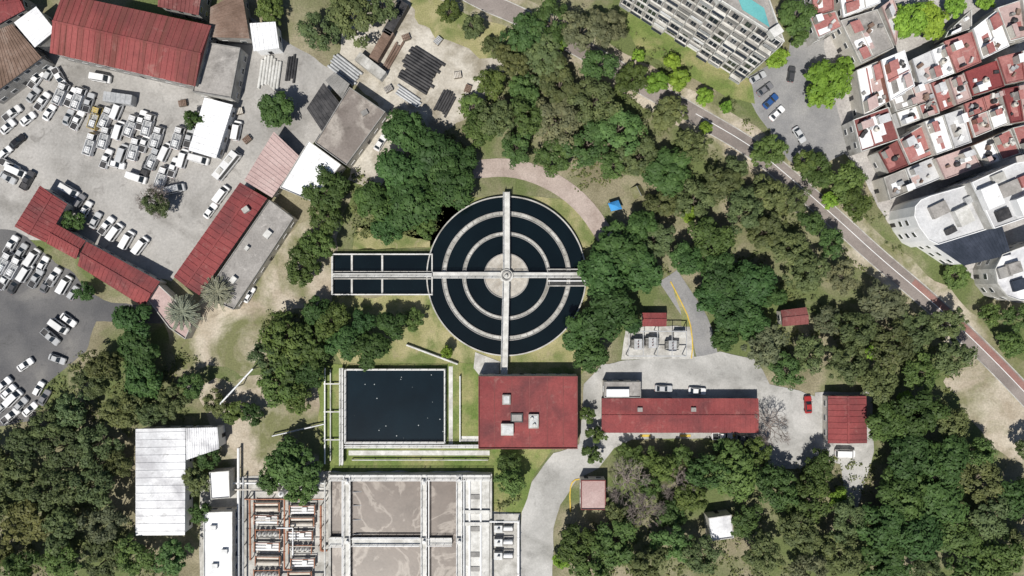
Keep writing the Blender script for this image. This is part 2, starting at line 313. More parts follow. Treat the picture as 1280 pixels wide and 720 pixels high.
# ------------------------------------------------------------------ buildings
BLD=[]
def add_openings(root,wallobj,w,h,door=True,sp=3.0,maxn=10):
    n=len(w); st=max(1,int(h/2.9)); done=not door
    for i in range(n):
        a,b=Vector(w[i]),Vector(w[(i+1)%n]); d=b-a; L=d.length
        if L<2.6: continue
        d.normalize(); nr=Vector((d.y,-d.x)); mid=(a+b)/2
        if nr.dot(-mid)<=0.15*mid.length: continue
        k=min(maxn,max(1,int(L/sp))); rz=math.atan2(d.y,d.x)
        for s in range(st):
            for j in range(k):
                p=a+d*(L*(j+.5)/k); z=s*2.9+1.55
                if s==0 and not done and j==k//2:
                    done=True
                    do=MB().box(p.x,p.y,1.05,1.0,.10,2.1,rz).build('door',M['dark'],root)
                    q=p+d*.38+nr*.09; MB().box(q.x,q.y,1.05,.08,.08,.16,rz).build('handle',M['steel'],do); continue
                fr=MB().box(p.x,p.y,z,1.5,.10,1.25,rz).build('window',M['white'],root)
                MB().box(p.x,p.y,z,1.3,.14,1.05,rz).build('pane',M['glass'],fr)
def ribbed(m,a,b,c,d,n,wr=.16,hr=.10,th=.12):
    m.face([a,b,c,d]); dn=lambda p:(p[0],p[1],p[2]-th)
    m.face([dn(d),dn(c),dn(b),dn(a)])
    for p,q in ((a,b),(b,c),(c,d),(d,a)): m.face([dn(p),dn(q),q,p])
    for i in range(n):
        t=(i+.5)/n; p=lerp(a,b,t); q=lerp(d,c,t); m.bar((p[0],p[1],p[2]+.003),(q[0],q[1],q[2]+.003),wr,hr)
def wing(root,pts,h,roof,wall,style,ribs,openings=True,rise=.9,eave=.35,par=None):
    w=ccw([P(x,y,h) for x,y in pts]); BLD.append(offset(w,-.8))
    wi=offset(w,eave) if style in('gable','mono') else w
    if style=='gable':
        if math.dist(w[0],w[1])<math.dist(w[1],w[2]): w=w[1:]+w[:1]; wi=wi[1:]+wi[:1]
        r0=lerp(w[3],w[0],.5)+(h+rise,); r1=lerp(w[1],w[2],.5)+(h+rise,); E=[p+(h,) for p in w]
        wm=MB().prism(wi,0,h-.14); wo=wm.build('wall',wall,root)
        m=MB(); n=ribs or max(4,int(math.dist(w[0],w[1])/1.1))
        ribbed(m,E[0],E[1],r1,r0,n); ribbed(m,E[2],E[3],r0,r1,n)
        for e in ((E[3],E[0],r0),(E[1],E[2],r1)): m.face([(p[0],p[1],p[2]-.02) for p in e])
        ro=m.build('roof',roof,root)
        MB().bar((r0[0],r0[1],r0[2]+.02),(r1[0],r1[1],r1[2]+.02),.5,.14).build('ridge_cap',roof,ro)
    elif style=='mono':
        if math.dist(w[0],w[1])<math.dist(w[1],w[2]): w=w[1:]+w[:1]; wi=wi[1:]+wi[:1]
        wo=MB().prism(wi,0,h-.2).build('wall',wall,root)
        m=MB(); E=[p+(h+(rise*.5 if i>1 else 0),) for i,p in enumerate(w)]
        ribbed(m,*E,ribs or max(4,int(math.dist(w[0],w[1])/1.0))); ro=m.build('roof',roof,root)
    else:
        wo=MB().prism(offset(w,.02),0,h-.3).build('wall',wall,root)
        ro=MB().prism(offset(w,.19),h-.3,h-.05).build('roof',roof,root)
        MB().frame(w,offset(w,.18),h-.3,h+.3).build('parapet',M[par] if par else M['conc'] if wall is M['cream'] else wall,root)
    if openings: add_openings(root,wo,wi if style!='flat' else w,h)
    return w,ro
def building(pts,h,roof,wall,label,style='flat',name='building',cat='building',ribs=None,more=(),group=None,rise=.9,openings=True,par=None):
    w=ccw([P(x,y,h) for x,y in pts]); c=cen(w); root=empty(name,(c[0],c[1],0)); tag(root,label,cat,group)
    wing(root,pts,h,M[roof],M[wall],style,ribs,openings,rise,par=par)
    for q in more: wing(root,q,h,M[roof],M[wall],style,ribs,openings,rise,par=par)
    return root,w
def quad(w,u,v): return lerp(lerp(w[0],w[1],u),lerp(w[3],w[2],u),v)
def sub(w,u0,u1,v0,v1): return ccw([quad(w,u0,v0),quad(w,u1,v0),quad(w,u1,v1),quad(w,u0,v1)])
B=building
B([(78,-8),(264,32),(244,108),(62,66)],7,'redband','concd','large warehouse with ribbed red gabled roof beside the vehicle yard','gable','warehouse','warehouse',26,rise=1.3)
B([(-20,45),(17,31),(52,72),(-20,126)],6,'rust','concd','shed with rusty brown ribbed roof at the left edge','mono','shed','shed')
B([(19,29),(45,8),(69,38),(45,60)],5.5,'whiter','conc','small shed with a bright white ribbed roof beside rusty shed','mono','shed','shed')
B([(-20,-20),(26,-8),(31,12),(-20,40)],6,'red','concd','dark red roof in the top left corner','gable','shed','shed')
B([(200,-22),(254,-16),(248,19),(197,8)],6,'redd','concd','dark maroon roof touching the top edge','mono','shed','shed')
B([(253,52),(301,60),(289,123),(241,115)],5,'grey','conc','flat grey concrete block right of the big red warehouse','flat','concrete_building','building',par='concd')
B([(264,10),(302,-12),(312,48),(262,47)],5,'rust','concd','brownish grey ribbed roof above the concrete block','mono','shed','shed')
B([(313,30),(345,28),(349,60),(317,64)],4.5,'whiter','white','small white flat roof near the top edge','mono','shed','shed')
B([(256,122),(291,131),(270,198),(236,188)],4,'whiter','white','long white container-like roof standing in the vehicle yard','mono','shed','shed',9,rise=.3)
B([(343,165),(375,196),(340,247),(306,226)],4.2,'pinkg','concd','pinkish grey sheet roof left of the white roof','mono','shed','shed')
B([(386,176),(427,206),(390,252),(350,235)],5,'whiter','cream','bright white flat roof below the stained grey roof','flat','building','building')
rt,w=B([(437,109),(482,140),(433,207),(394,179)],5,'stain','cream','building with stained brown grey roof showing pale puddle marks','flat','building','building',par='concd')
p=P(455,140,6); MB().box(p[0],p[1],5.2,1.6,1.2,.6,.5).build('roof_box',M['concd'],rt)
B([(384,136),(405,104),(425,129),(403,165)],4,'dark','concd','dark ribbed lean-to roof left of the stained grey roof','mono','shed','shed')
B([(407,101),(418,90),(437,105),(428,124)],3.5,'concd','concd','narrow dark grey roof between lean-to and stained roof','mono','shed','shed',openings=False)
rt,w=B([(300,228),(334,248),(249,369),(217,346)],4.5,'red','cream','long narrow building with bright red roof at yard edge','gable','building','building',18,rise=.6)
p=P(307,262,5.5); MB().box(p[0],p[1],5.2,1.6,1.3,1.2,.6).build('roof_vent',M['conc'],rt)
rt,w=B([(337,250),(367,273),(292,387),(254,371)],4,'grey','cream','long grey flat roof beside the narrow red roof','flat','building','building',par='concd')
for u,v,s_ in ((.25,.5,1.6),(.55,.3,1.1),(.75,.6,1.9)): p=quad(w,v,u); MB().box(p[0],p[1],4.4,s_,s_*.8,.9,.9).build('roof_box',M['lconc'],rt)
B([(18,283),(50,232),(84,255),(57,303)],4.5,'red','cream','red L-shaped office roof below the vehicle yard','gable','office_building','building',10,[[(58,304),(70,280),(107,301),(95,324)]],rise=.6)
B([(108,302),(200,352),(180,384),(97,332)],4.5,'red','cream','red gabled office roof right of the L-shaped one','gable','office_building','building',16,rise=.6)
B([(183,372),(199,356),(244,398),(232,424),(212,410)],3.5,'pinkg','cream','low pinkish roof under the grey palm','flat','building','building',openings=False)
# central red hall
rt,w=B([(598,470),(722,470),(722,561),(598,561)],5,'red','cream','central hall with square red roof and rooftop vents','flat','pump_house','building',par='redd')
for (x,y,sx,sy,sz,mt,nmn) in ((634,537,3.0,2.8,1.2,'lconc','skylight'),(633,500,2.0,2.4,.8,'grey','skylight'),(667,527,2.4,3.4,.9,'conc','vent_and_shadow_box'),(646,523,3.0,2.2,.5,'dark','vent_and_shadow_box')):  # low dark-coloured box stands in for the pale skylight's cast shadow
    p=P(x,y,6); o=MB().box(p[0],p[1],4.9+sz/2,sx,sy,sz).build(nmn,M[mt],rt); MB().box(p[0],p[1],4.9+sz+.04,sx-.6,sy-.6,.1).build('cover',M['steel' if mt!='dark' else 'concd'],o)
for x,y in ((665,523),(668,531)):
    p=P(x,y,6); MB().cyl(p[0],p[1],5.85,6.4,.5,16,.35).build('roof_vent',M['lconc'],rt)
for x in (618,640,662,684,704): 
    a=P(x,472,5);b=P(x,559,5); MB().bar((a[0],a[1],4.952),(b[0],b[1],4.952),.14,.05).build('roof_seam',M['redd'],rt)
rt,w=B([(752,498),(948,498),(948,541),(752,541)],3.4,'red','cream','long red roofed shed beside the concrete driveway','gable','shed','shed',30,rise=.4)
for x in (800,867): p=P(x,512,4); MB().box(p[0],p[1],3.75,1.2,1.0,.8).build('roof_vent',M['grey'],rt)
rt,w=B([(755,477),(801,477),(801,497),(755,497)],3.4,'grey','cream','grey flat roofed annex above the left end of the long shed','flat','annex','building',par='concd')
p=P(772,491,4); MB().box(p[0],p[1],3.9,5.5,1.8,1.0).build('roof_box',M['white'],rt)
B([(1035,495),(1083,495),(1084,554),(1035,554)],4,'red','cream','small square gatehouse with red roof at the right','gable','gatehouse','gatehouse',8,rise=.4)
rt,w=B([(726,600),(757,600),(757,637),(726,637)],3.6,'pinkg','cream','little guard hut on the concrete drive','flat','guard_hut','hut',par='redd')
B([(803,391),(833,391),(833,408),(803,408)],3,'red','cream','tiny red roofed shed above the transformer yard','gable','shed','shed',7,rise=.3)
B([(976,388),(1008,384),(1011,405),(978,408)],4,'redd','cream','maroon roofed hut half hidden among the trees','gable','hut','hut',rise=.5)
B([(885,647),(914,643),(917,672),(888,676)],4,'whiteold','cream','white roof hidden among trees near the bottom edge','flat','hut','hut')
# white roofs at lower left
rt,w=B([(170,536),(232,535),(231,669),(170,669)],5,'whiteold','white','white L-shaped roof among the trees at lower left','mono','warehouse','warehouse',14,[[(233,535),(272,534),(274,561),(233,575)]],rise=.4)
B([(262,590),(287,588),(288,622),(264,624)],3.6,'whiter','cream','tiny white hut right of the L-shaped roof','flat','hut','hut',openings=False)
rt,w=B([(255,640),(291,639),(291,770),(255,770)],3.8,'whiter','cream','broad flat white roof at the bottom edge left of the filters','flat','plant_building','building',par='lconc')
for x,y in ((266,660),(280,690),(268,708)): p=P(x,y,4.5); MB().box(p[0],p[1],4.1,1.4,1.1,.8).build('roof_vent',M['steel'],rt)
# ------------------------------------------------------------------ tanks
def railing(parent,pts,z,h=1.0,r=.045,post=2.0,mat='white',name='railing'):
    m=MB()
    for a,b in zip(pts,pts[1:]):
        L=math.dist(a,b); n=max(1,round(L/post))
        for zz in (z+h,z+h*.5): m.tube((a[0],a[1],zz),(b[0],b[1],zz),r,4)
        for k in range(n+1):
            p=lerp(a,b,k/n); m.tube((p[0],p[1],z),(p[0],p[1],z+h),r,4)
    return m.build(name,M[mat],parent)
def rect(x0,y0,x1,y1,h=0): return ccw([P(x0,y0,h),P(x1,y0,h),P(x1,y1,h),P(x0,y1,h)])
cx,cy=P(633,345,1)
ck=empty('clarifier_tank',(cx,cy,0)); tag(ck,'round clarifier tank with concentric launders and a cross-shaped walkway','clarifier tank')
s=S*(H-1.2)/H
MB().ring(cx,cy,98.7*s,100.2*s,0,1.2,128).build('outer_wall',M['conc'],ck)
MB().cyl(cx,cy,.0,.8,98.6*s,128).build('water',M['water'],ck)
for r0,r1,nd in ((75.2,80.8,56),(50.6,55.2,36)):
    l=MB().ring(cx,cy,r0*s,r1*s,.7,.98,128).build('launder',M['wconc'],ck)
    MB().ring(cx,cy,r0*s-.03,r0*s+.16,.7,1.2,128).ring(cx,cy,r1*s-.16,r1*s+.03,.7,1.2,128).build('weir_plate',M['concd'],l)
    rm=(r0+r1)/2*s
    for i in range(nd):
        a=2*math.pi*i/nd; MB().box(cx+rm*math.cos(a),cy+rm*math.sin(a),1.03,(r1-r0)*s-.36,.10,.16,a).build('brace',M['concd'],l)
fw=MB().cyl(cx,cy,.5,1.2,27.5*s,64).build('feed_well',M['beigec'],ck)
MB().ring(cx,cy,27*s,28.3*s,.5,1.4,64).build('rim',M['concd'],fw)
for i in range(12):
    a=2*math.pi*i/12; MB().box(cx+17*s*math.cos(a),cy+17*s*math.sin(a),1.215,14*s,.10,.05,a).build('slab_joint',M['conc'],fw)
zt=2.0
hub=MB().cyl(cx,cy,1.15,zt+.4,8.5*s,32).build('hub',M['lconc'],ck)
MB().ring(cx,cy,4.5*s,6.2*s,zt+.4,zt+.8,32).build('collar',M['concd'],hub); MB().cyl(cx,cy,zt+.4,zt+1.2,2.6*s,20,1.6*s).build('drive_motor',M['lconc'],hub)
def walk(parent,x0,y0,x1,y1,wd,z,mat='lconc',name='walkway',rail=True,rm='white'):
    a=Vector(P(x0,y0,z)); b=Vector(P(x1,y1,z)); d=(b-a).normalized(); n=Vector((-d.y,d.x))
    m=MB(); m.bar((a.x,a.y,z-.16),(b.x,b.y,z-.16),wd,.16); o=m.build(name,M[mat],parent)
    for sd in (-1,1):
        p=a+n*sd*(wd/2-.14); q=b+n*sd*(wd/2-.14); MB().bar((p.x,p.y,z-.7),(q.x,q.y,z-.7),.14,.53).build('girder',M['concd'],o)
    if rail:
        for sd in (-1,1):
            p=a+n*sd*(wd/2-.06); q=b+n*sd*(wd/2-.06); railing(o,[tuple(p),tuple(q)],z,1.0,.05,2,rm)
    return o
walk(ck,633,240,633,337,1.7,zt,rm='steel'); walk(ck,632.5,353,630,469,1.7,zt,rm='steel'); walk(ck,625,344,541,344,1.6,zt,rm='steel'); walk(ck,641,344,734,344,1.4,zt,rm='steel')
gr=MB().frame(rect(684,336,734,358,2),offset(rect(684,336,734,358,2),.25),1.5,1.75).build('grated_frame',M['conc'],ck)
m=MB()
for k in range(20):
    a=P(685+k*2.5,337,1.6); b=P(685+k*2.5,357,1.6); m.bar((a[0],a[1],1.52),(b[0],b[1],1.52),.09,.12)
m.build('grating',M['concd'],gr)
a=P(685,351,1.8); b=P(733,351,1.8); MB().tube((a[0],a[1],1.9),(b[0],b[1],1.9),.16,8).build('pipe',M['white'],gr)
# inlet channel
o=rect(415,317,541,369,1); c=cen(o); ic=empty('inlet_channel',(c[0],c[1],0)); tag(ic,'rectangular inlet channel with dark water joining the round tank','water channel')
MB().frame(o,offset(o,.32),0,1.3).build('outer_wall',M['lconc'],ic)
MB().prism(offset(o,.32),0,.7).build('water',M['water'],ic)
for x in (440,478):
    for y0,y1 in ((319,339),(349,367)): MB().prism(rect(x-1.1,y0,x+1.1,y1,1),0,1.28).build('divider_wall',M['lconc'],ic)
for y in (339.5,348.5): MB().prism(rect(417,y-.6,539,y+.6,1),0,1.26).build('divider_wall',M['conc'],ic)
walk(ic,416,344,540,344,1.0,1.9,rm='steel')
railing(ic,[P(416,318,1),P(540,318,1)],1.3); railing(ic,[P(416,368,1),P(540,368,1)],1.3); railing(ic,[P(416,318,1),P(416,368,1)],1.3)
# dark rectangular tank
o=rect(431,461,557,554,1.2); c=cen(o); rt=empty('water_tank',(c[0],c[1],0)); tag(rt,'dark rectangular open water tank with white railings','water tank')
MB().frame(o,offset(o,.4),0,1.4).build('outer_wall',M['lconc'],rt)
MB().prism(offset(o,.4),0,1.0).build('water',M['waterf'],rt)
ri=offset(o,.2); railing(rt,ri+[ri[0]],1.4,1.0,.06)
walk(rt,427,460,427,581,.8,1.5)
walk(rt,431,557.5,612,557.5,.7,1.3)
for y in (480,515,550):
    a=P(404,y,1.2); b=P(425,y,1.2); MB().bar((a[0],a[1],.9),(b[0],b[1],.9),.3,.12).build('cross_plank',M['lconc'],rt)
    p=P(415,y,1); MB().box(p[0],p[1],.47,.3,.3,.88).build('post',M['concd'],rt)
# brown aeration basins
o=rect(411,592,615,770,1.6); c=cen(o); ab=empty('aeration_basin',(c[0],c[1],0)); tag(ab,'aeration basins of brown water divided by concrete walkways','basin')
MB().frame(o,offset(o,.6),0,2.0).build('outer_wall',M['conc'],ab)
MB().prism(rect(415,596,572,766,1.6),0,1.4).build('water',M['brown'],ab)
MB().prism(rect(572,596,611.5,766,1.6),0,1.9).build('side_deck',M['lconc'],ab)
for x0,x1 in ((586,588),(600,602)): MB().prism(rect(x0,597,x1,765,1.9),1.9,2.3).build('deck_kerb',M['white'],ab)
for y in (618,636,658,690,708):
    MB().prism(rect(588.5,y,599.5,y+6,1.9),1.89,2.1).build('hatch',M['concd'],ab)
for (x0,y0,x1,y1,wd) in ((434,593,434,769,1.6),(530,593,530,769,1.4),(574,593,574,769,1.4)): walk(ab,x0,y0,x1,y1,wd,2.2)
walk(ab,412,677,428,677,2.2,2.5); walk(ab,440,677,526,677,1.9,2.2); walk(ab,534,677,565,677,1.8,2.2)
walk(ab,412,597,613,597,1.3,2.35)
for y in (640,655): walk(ab,578,y,612,y,.8,2.5,rail=False)
for x,y in ((434,677),(530,677),(574,600),(574,677),(434,603),(530,603)):
    p=P(x,y,3); q=MB().box(p[0],p[1],2.5,1.5,1.5,.6).build('valve_box',M['lconc'],ab); MB().cyl(p[0],p[1],2.8,3.5,.35,14).build('valve_wheel',M['steel'],q)
for x0,y0,x1,y1 in ((428,600,428,760),(536,600,536,760),(442,672,524,672),(442,682,524,682),(580,600,580,760)):
    a=P(x0,y0,2.6); b=P(x1,y1,2.6); MB().tube((a[0],a[1],2.75),(b[0],b[1],2.75),.15,8).build('air_pipe',M['white'],ab)
for y in (615,632,650,668):
    a=P(441,y,1.7); b=P(452,y,1.7); MB().tube((a[0],a[1],1.75),(b[0],b[1],1.3),.1,6).build('drop_pipe',M['steel'],ab)
# filter skids
def filter_unit(kind):
    r=empty('filter_unit',(0,0,0))
    for y in (-1.2,1.2): MB().bar((-3.3,y,.2),(3.3,y,.2),.16,.2).build('frame_beam',M['concd'],r)
    if kind==0:
        for y in (-.72,.72): MB().tube((-2.7,y,1.05),(2.7,y,1.05),.5,14).build('vessel',M['beige'],r)
    elif kind==1:
        for x in (-2.1,-.7,.7,2.1):
            v=MB().loft([(circ(x,0,.58,14),.4),(circ(x,0,.6,14),1.9),(circ(x,0,.3,14),2.25)]).build('vessel',M['lconc'],r); MB().cyl(x,0,2.25,2.5,.16,8).build('valve',M['concd'],v)
    else:
        for y in (-.8,-.05,.7): MB().tube((-2.8,y,1.0),(2.8,y,1.0),.28,10).build('vessel',M['white'],r)
        MB().box(.6,.2,1.5,1.2,1.0,.8).build('control_box',M['steel'],r)
    for x in (-3.1,3.1):
        MB().tube((x,-1.25,1.6),(x,1.25,1.6),.13,8).build('header_pipe',M['orange'],r); MB().box(x,0,.78,.2,1.6,1.4).build('leg',M['concd'],r)
    MB().tube((-3.1,.98,1.75),(3.1,.98,1.75),.10,8).build('feed_pipe',M['orange'],r)
    return r
protos=[filter_unit(k) for k in range(3)]; used=set()
for c_,x in enumerate((334,377)):
    for k in range(6):
        y=633+k*16.6+c_*3+random.uniform(-1.2,1.2); kd=((0,2,1,2,0,1),(2,0,2,1,2,0))[c_][k]
        u=protos[kd] if kd not in used else copy_tree(protos[kd]); used.add(kd)
        p=P(x+random.uniform(-2,2),y,1); u.location=(p[0],p[1],topz(*p)-.19); u.rotation_euler.z=random.uniform(-.02,.02); u.scale=(random.uniform(.9,1.03),1,1)
        rw=['top','second','third','fourth','fifth','sixth'][k]
        tag(u,['filter unit of two beige cylinders','filter unit of four upright pale vessels','filter unit of three thin white cylinders'][kd]+f', {rw} row, {["left","right"][c_]} column','filter unit','filter units in two columns')
def pipe_thing(name,pts,r,mat,label,cat='pipe',flange=True,n=10):
    c=pts[0]; ro=empty(name,(c[0],c[1],0)); tag(ro,label,cat)
    m=MB()
    for a,b in zip(pts,pts[1:]): m.tube(a,b,r,n)
    m.build('pipe_run',M[mat],ro)
    for a,b in zip(pts,pts[1:]):
        L=math.dist(a,b); k=max(1,int(L/5))
        for j in range(k+1):
            p=lerp(a,b,j/k)
            if p[2]>.3: MB().box(p[0],p[1],p[2]/2-.05,.18,.18,max(.1,p[2]-.1)).build('support',M['concd'],ro)
        if flange:
            for t in (.25,.5,.75):
                p=Vector(lerp(a,b,t)); d=(Vector(b)-Vector(a)).normalized()*.06; MB().tube(tuple(p-d),tuple(p+d),r*1.45,n).build('flange',M[mat],ro)
    return ro
def P3(x,y,z): p=P(x,y,z); return (p[0],p[1],z)
PP='process_pipe'
pipe_thing(PP,[P3(312,622,2),P3(313,700,2)],.24,'orange','orange main pipe along the left side of the filters')
pipe_thing(PP,[P3(355.5,622,2.2),P3(355.5,712,2.2),P3(365,712,2.2)],.2,'orange','orange main pipe between the two filter columns')
pipe_thing(PP,[P3(401,632,2),P3(401,688,2),P3(409,688,2)],.26,'orange','short orange pipe right of the filters')
pipe_thing(PP,[P3(320,726,2.4),P3(400,726,2.4)],.24,'orange','orange cross pipe below the filters')
pipe_thing(PP,[P3(306,624,2.6),P3(404,624,2.6)],.16,'orange','thin orange cross pipe above the filters')
pipe_thing(PP,[P3(298,560,1.5),P3(298,740,1.5)],.32,'white','white main pipe left of the filters')
pipe_thing(PP,[P3(304,596,1.8),P3(304,740,1.8)],.22,'steel','thin steel pipe left of the filters')
pipe_thing(PP,[P3(290,604,1.4),P3(406,604,1.4)],.25,'white','white cross pipe above the filters')
pipe_thing(PP,[P3(292,612,1.9),P3(335,612,1.9),P3(335,620,1.9)],.18,'beige','beige bent pipe above the filters')
pipe_thing(PP,[P3(362,610,2.2),P3(405,610,2.2)],.2,'lconc','pale short pipe above the right filter column')
pipe_thing(PP,[P3(406,600,2.4),P3(406,740,2.4)],.2,'lconc','long pale pipe between filters and brown basins')
pipe_thing(PP,[P3(346,660,2.6),P3(366,660,2.6),P3(366,694,2.6)],.16,'white','white bent pipe crossing between the filter columns')
pipe_thing(PP,[P3(318,650,2.7),P3(352,650,2.7)],.12,'beige','thin beige pipe over the left filter column')
pipe_thing(PP,[P3(362,683,2.7),P3(398,683,2.7)],.12,'beige','thin beige pipe over the right filter column')
pipe_thing(PP,[P3(508,431,.8),P3(540,443,.8),P3(572,455,.8)],.26,'lconc','short pale pipeline at the lower left of the clarifier')
pipe_thing(PP,[P3(575,470,1.0),P3(575,552,1.0)],.16,'white','thin white pipe on the lawn beside red hall')
pipe_thing(PP,[P3(406,460,1.0),P3(406,580,1.0)],.18,'white','white pipe left of the dark tank')
pipe_thing(PP,[P3(413,462,.8),P3(413,576,.8)],.14,'lconc','thin grey pipe left of the dark tank')
pipe_thing(PP,[P3(440,575,.9),P3(610,575,.9)],.14,'lconc','thin pale pipe crossing the lawn above brown basins')
pipe_thing(PP,[P3(274,506,5),P3(316,461,5)],.2,'white','white elevated pipe left of the dark tank')
pipe_thing(PP,[P3(340,545,1.2),P3(405,530,1.2)],.2,'steel','steel pipe leading to the left tank channel')
for x,y,r_,mt,t in ((345,612,.8,'beige','small beige'),(352,617,.7,'white','small white')):
    p=P(x,y,2); r=empty('vertical_tank',(p[0],p[1],topz(*p))); z=r.location.z; tag(r,f'{t} upright tank above the filters','tank')
    MB().loft([(circ(p[0],p[1],r_,18),z),(circ(p[0],p[1],r_,18),z+2.4),(circ(p[0],p[1],r_*.4,18),z+2.8)]).build('shell',M[mt],r); MB().cyl(p[0],p[1],z+2.8,z+3.0,r_*.3,12).build('lid',M['concd'],r)
# blowers
for k,(y,t) in enumerate(((660,'top'),(677,'middle'),(694,'bottom'))):
    p=P(629,y,1); r=empty('blower',(p[0],p[1],.14)); tag(r,f'grey blower with silencer beside the brown basins, {t} one','blower','blowers beside the basins')
    MB().box(p[0],p[1],.34,5.0,2.4,.4).build('base',M['concd'],r); MB().box(p[0]-1.2,p[1],1.2,2.0,1.7,1.3).build('housing',M['steel'],r)
    MB().tube((p[0]+.1,p[1],1.2),(p[0]+2.3,p[1],1.2),.55,14).build('silencer',M['white'],r); MB().tube((p[0]-1.2,p[1],1.7),(p[0]-1.2,p[1],2.6),.3,12).build('intake',M['lconc'],r)
pipe_thing(PP,[P3(648,650,1.6),P3(648,740,1.6)],.28,'white','white pipe right of the blowers')
pipe_thing(PP,[P3(612,652,2.6),P3(648,652,2.6)],.22,'white','short white pipe above the blowers')
# transformer yard
for k,(x,y) in enumerate(((797,430),(815,428),(840,432))):
    p=P(x,y,1.5); z=topz(*p); r=empty('transformer',(p[0],p[1],z)); tag(r,f'grey electrical transformer on concrete pad, {["left","middle","right"][k]} one','transformer','transformers in the yard')
    MB().box(p[0],p[1],z+1.1,1.9,2.6,2.2).build('tank',M['steel'],r)
    for sx in (-1,1):
        m=MB()
        for j in range(7): m.box(p[0]+sx*1.3,p[1]-.95+j*.32,z+1.1,.7,.10,1.7)
        m.build('radiator',M['conc'],r)
    for j in (-.7,0,.7): MB().cyl(p[0],p[1]+j,z+2.2,z+2.9,.14,10,.08).build('bushing',M['redd'],r)
c=P(822,430); r=empty('switchyard_gantry',(c[0],c[1],0)); tag(r,'steel gantry frame over the transformers','gantry')
for x in (786,822,858):
    for y in (414,445): p=P3(x,y,4.5); MB().tube((p[0],p[1],.1),p,.12,6).build('post',M['steel'],r)
for y in (414,445): MB().bar(P3(786,y,4.5),P3(858,y,4.5),.22,.2).build('beam',M['steel'],r)
for x in (786,804,822,840,858): MB().bar(P3(x,414,4.72),P3(x,445,4.72),.14,.15).build('beam',M['steel'],r)
p=P(848,418,1); fr=empty('switch_cabinet',(p[0],p[1],topz(*p))); tag(fr,'grey switch cabinet in a corner of the transformer yard','cabinet')
MB().box(p[0],p[1],1.2,2.6,1.2,2.1).build('housing',M['conc'],fr); MB().box(p[0],p[1],2.3,2.8,1.4,.12).build('lid',M['lconc'],fr)
# blue tarp canopy
c=P(768,257,2.4); r=empty('canopy',(c[0],c[1],0)); tag(r,'bright blue tarpaulin canopy beside the curved path','canopy')
w=ccw([P(760,254,2.3),P(773,250,2.3),P(778,261,2.3),P(764,264,2.3)]); m=MB()
for i in range(4): m.face([w[i]+(2.2,),w[(i+1)%4]+(2.2,),(c[0],c[1],2.9)])
m.build('tarpaulin',M['bluet'],r)
for p in offset(w,.1): MB().tube((p[0],p[1],0),(p[0],p[1],2.18),.05,6).build('leg',M['steel'],r)
p=P(795,240,2); sh=empty('tent',(p[0],p[1],0)); tag(sh,'small tan tent right of the blue tarpaulin','tent')
m=MB(); q=ccw([P(787,236),P(801,231),P(807,243),P(793,249)]); a=lerp(q[0],q[1],.5)+(1.9,); b=lerp(q[2],q[3],.5)+(1.9,); Q=[x+(.03,) for x in q]
m.face([Q[1],Q[2],b,a]); m.face([Q[3],Q[0],a,b]); m.face([Q[0],Q[1],a]); m.face([Q[2],Q[3],b]); m.build('fly_sheet',M['dirt'],sh); MB().tube(a,b,.05,6).build('ridge_pole',M['steel'],sh)
# ------------------------------------------------------------------ pipes in store
def pipes(x,y,ang,Lpx,n,r,mat,label,group):
    a=math.radians(ang); c=Vector(P(x,y)); d=Vector((math.cos(a),math.sin(a))); nn=Vector((-d.y,d.x)); L=Lpx*S; z=topz(*c)
    me=MB(); N=12
    ring=[]
    for xx in (-L/2,L/2):
        for rr in (r,r*.8): ring.append([(xx,rr*math.cos(2*math.pi*k/N),rr*math.sin(2*math.pi*k/N)) for k in range(N)])
    for q in ring: me.v+=q
    for k in range(N):
        l=(k+1)%N
        for A,B_ in ((0,2),(2,3),(3,1),(1,0)): me.f.append([A*N+k,A*N+l,B_*N+l,B_*N+k])
    first=None
    for i in range(n):
        p=c+nn*((i-(n-1)/2)*r*2.12)+d*random.uniform(-.7,.7)
        if first is None: o=me.build('pipe',M[mat]); first=o
        else: o=first.copy(); COL.objects.link(o)
        o.location=(p.x,p.y,z+r+.005); o.rotation_euler=(0,0,a+random.uniform(-.015,.015)); tag(o,label,'pipe',group)
pipes(531,80,-32,44,7,.36,'dark','black pipe in the upper row of the pipe storage yard','black pipes, upper row')
pipes(521,101,-32,42,5,.36,'dark','black pipe in the lower row of the pipe storage yard','black pipes, lower row')
pipes(557,128,62,28,6,.3,'dark','short black pipe at right end of the pipe yard','black pipes, right end')
pipes(509,120,-34,34,4,.3,'steel','grey pipe in the lowest row of the pipe storage yard','grey pipes, lowest row')
pipes(432,88,-38,40,6,.34,'steel','pale steel pipe lying above the stained grey roof','steel pipes above stained roof')
pipes(338,92,82,36,7,.36,'lconc','pale concrete pipe stacked left of the single tree','concrete pipes')
pipes(365,85,82,30,4,.3,'dark','dark pipe beside the pale concrete pipes','dark pipes')
pipes(490,72,60,40,3,.3,'rust','rusty pipe leaning along the left side of the pipe yard','rusty pipes')
def container(x,y,ang,L,mat,label):
    p=P(x,y,1.3); z=topz(*p); r=empty('shipping_container',(p[0],p[1],z),math.radians(ang)); tag(r,label,'container')
    MB().box(0,0,1.3,L,2.4,2.5).build('shell',M[mat],r,world=False)
    for i in range(int(L/1.2)): MB().box(-L/2+.6+i*1.2,0,2.58,.2,2.3,.06).build('roof_rib',M[mat],r,world=False)
    MB().box(L/2+.03,0,1.3,.06,2.2,2.3).build('door',M['steel'],r,world=False)
container(150,124,-8,7,'steel','grey green skip container above the truck rows')
container(495,25,60,9,'dark','dark container at the left of the pipe yard')
container(478,58,60,8,'rust','rusty container beside the dark one')
container(464,84,-38,8,'conc','pale container above the stained roof')
container(22,100,38,8,'slat','dark green blue container below the rusty corner shed')
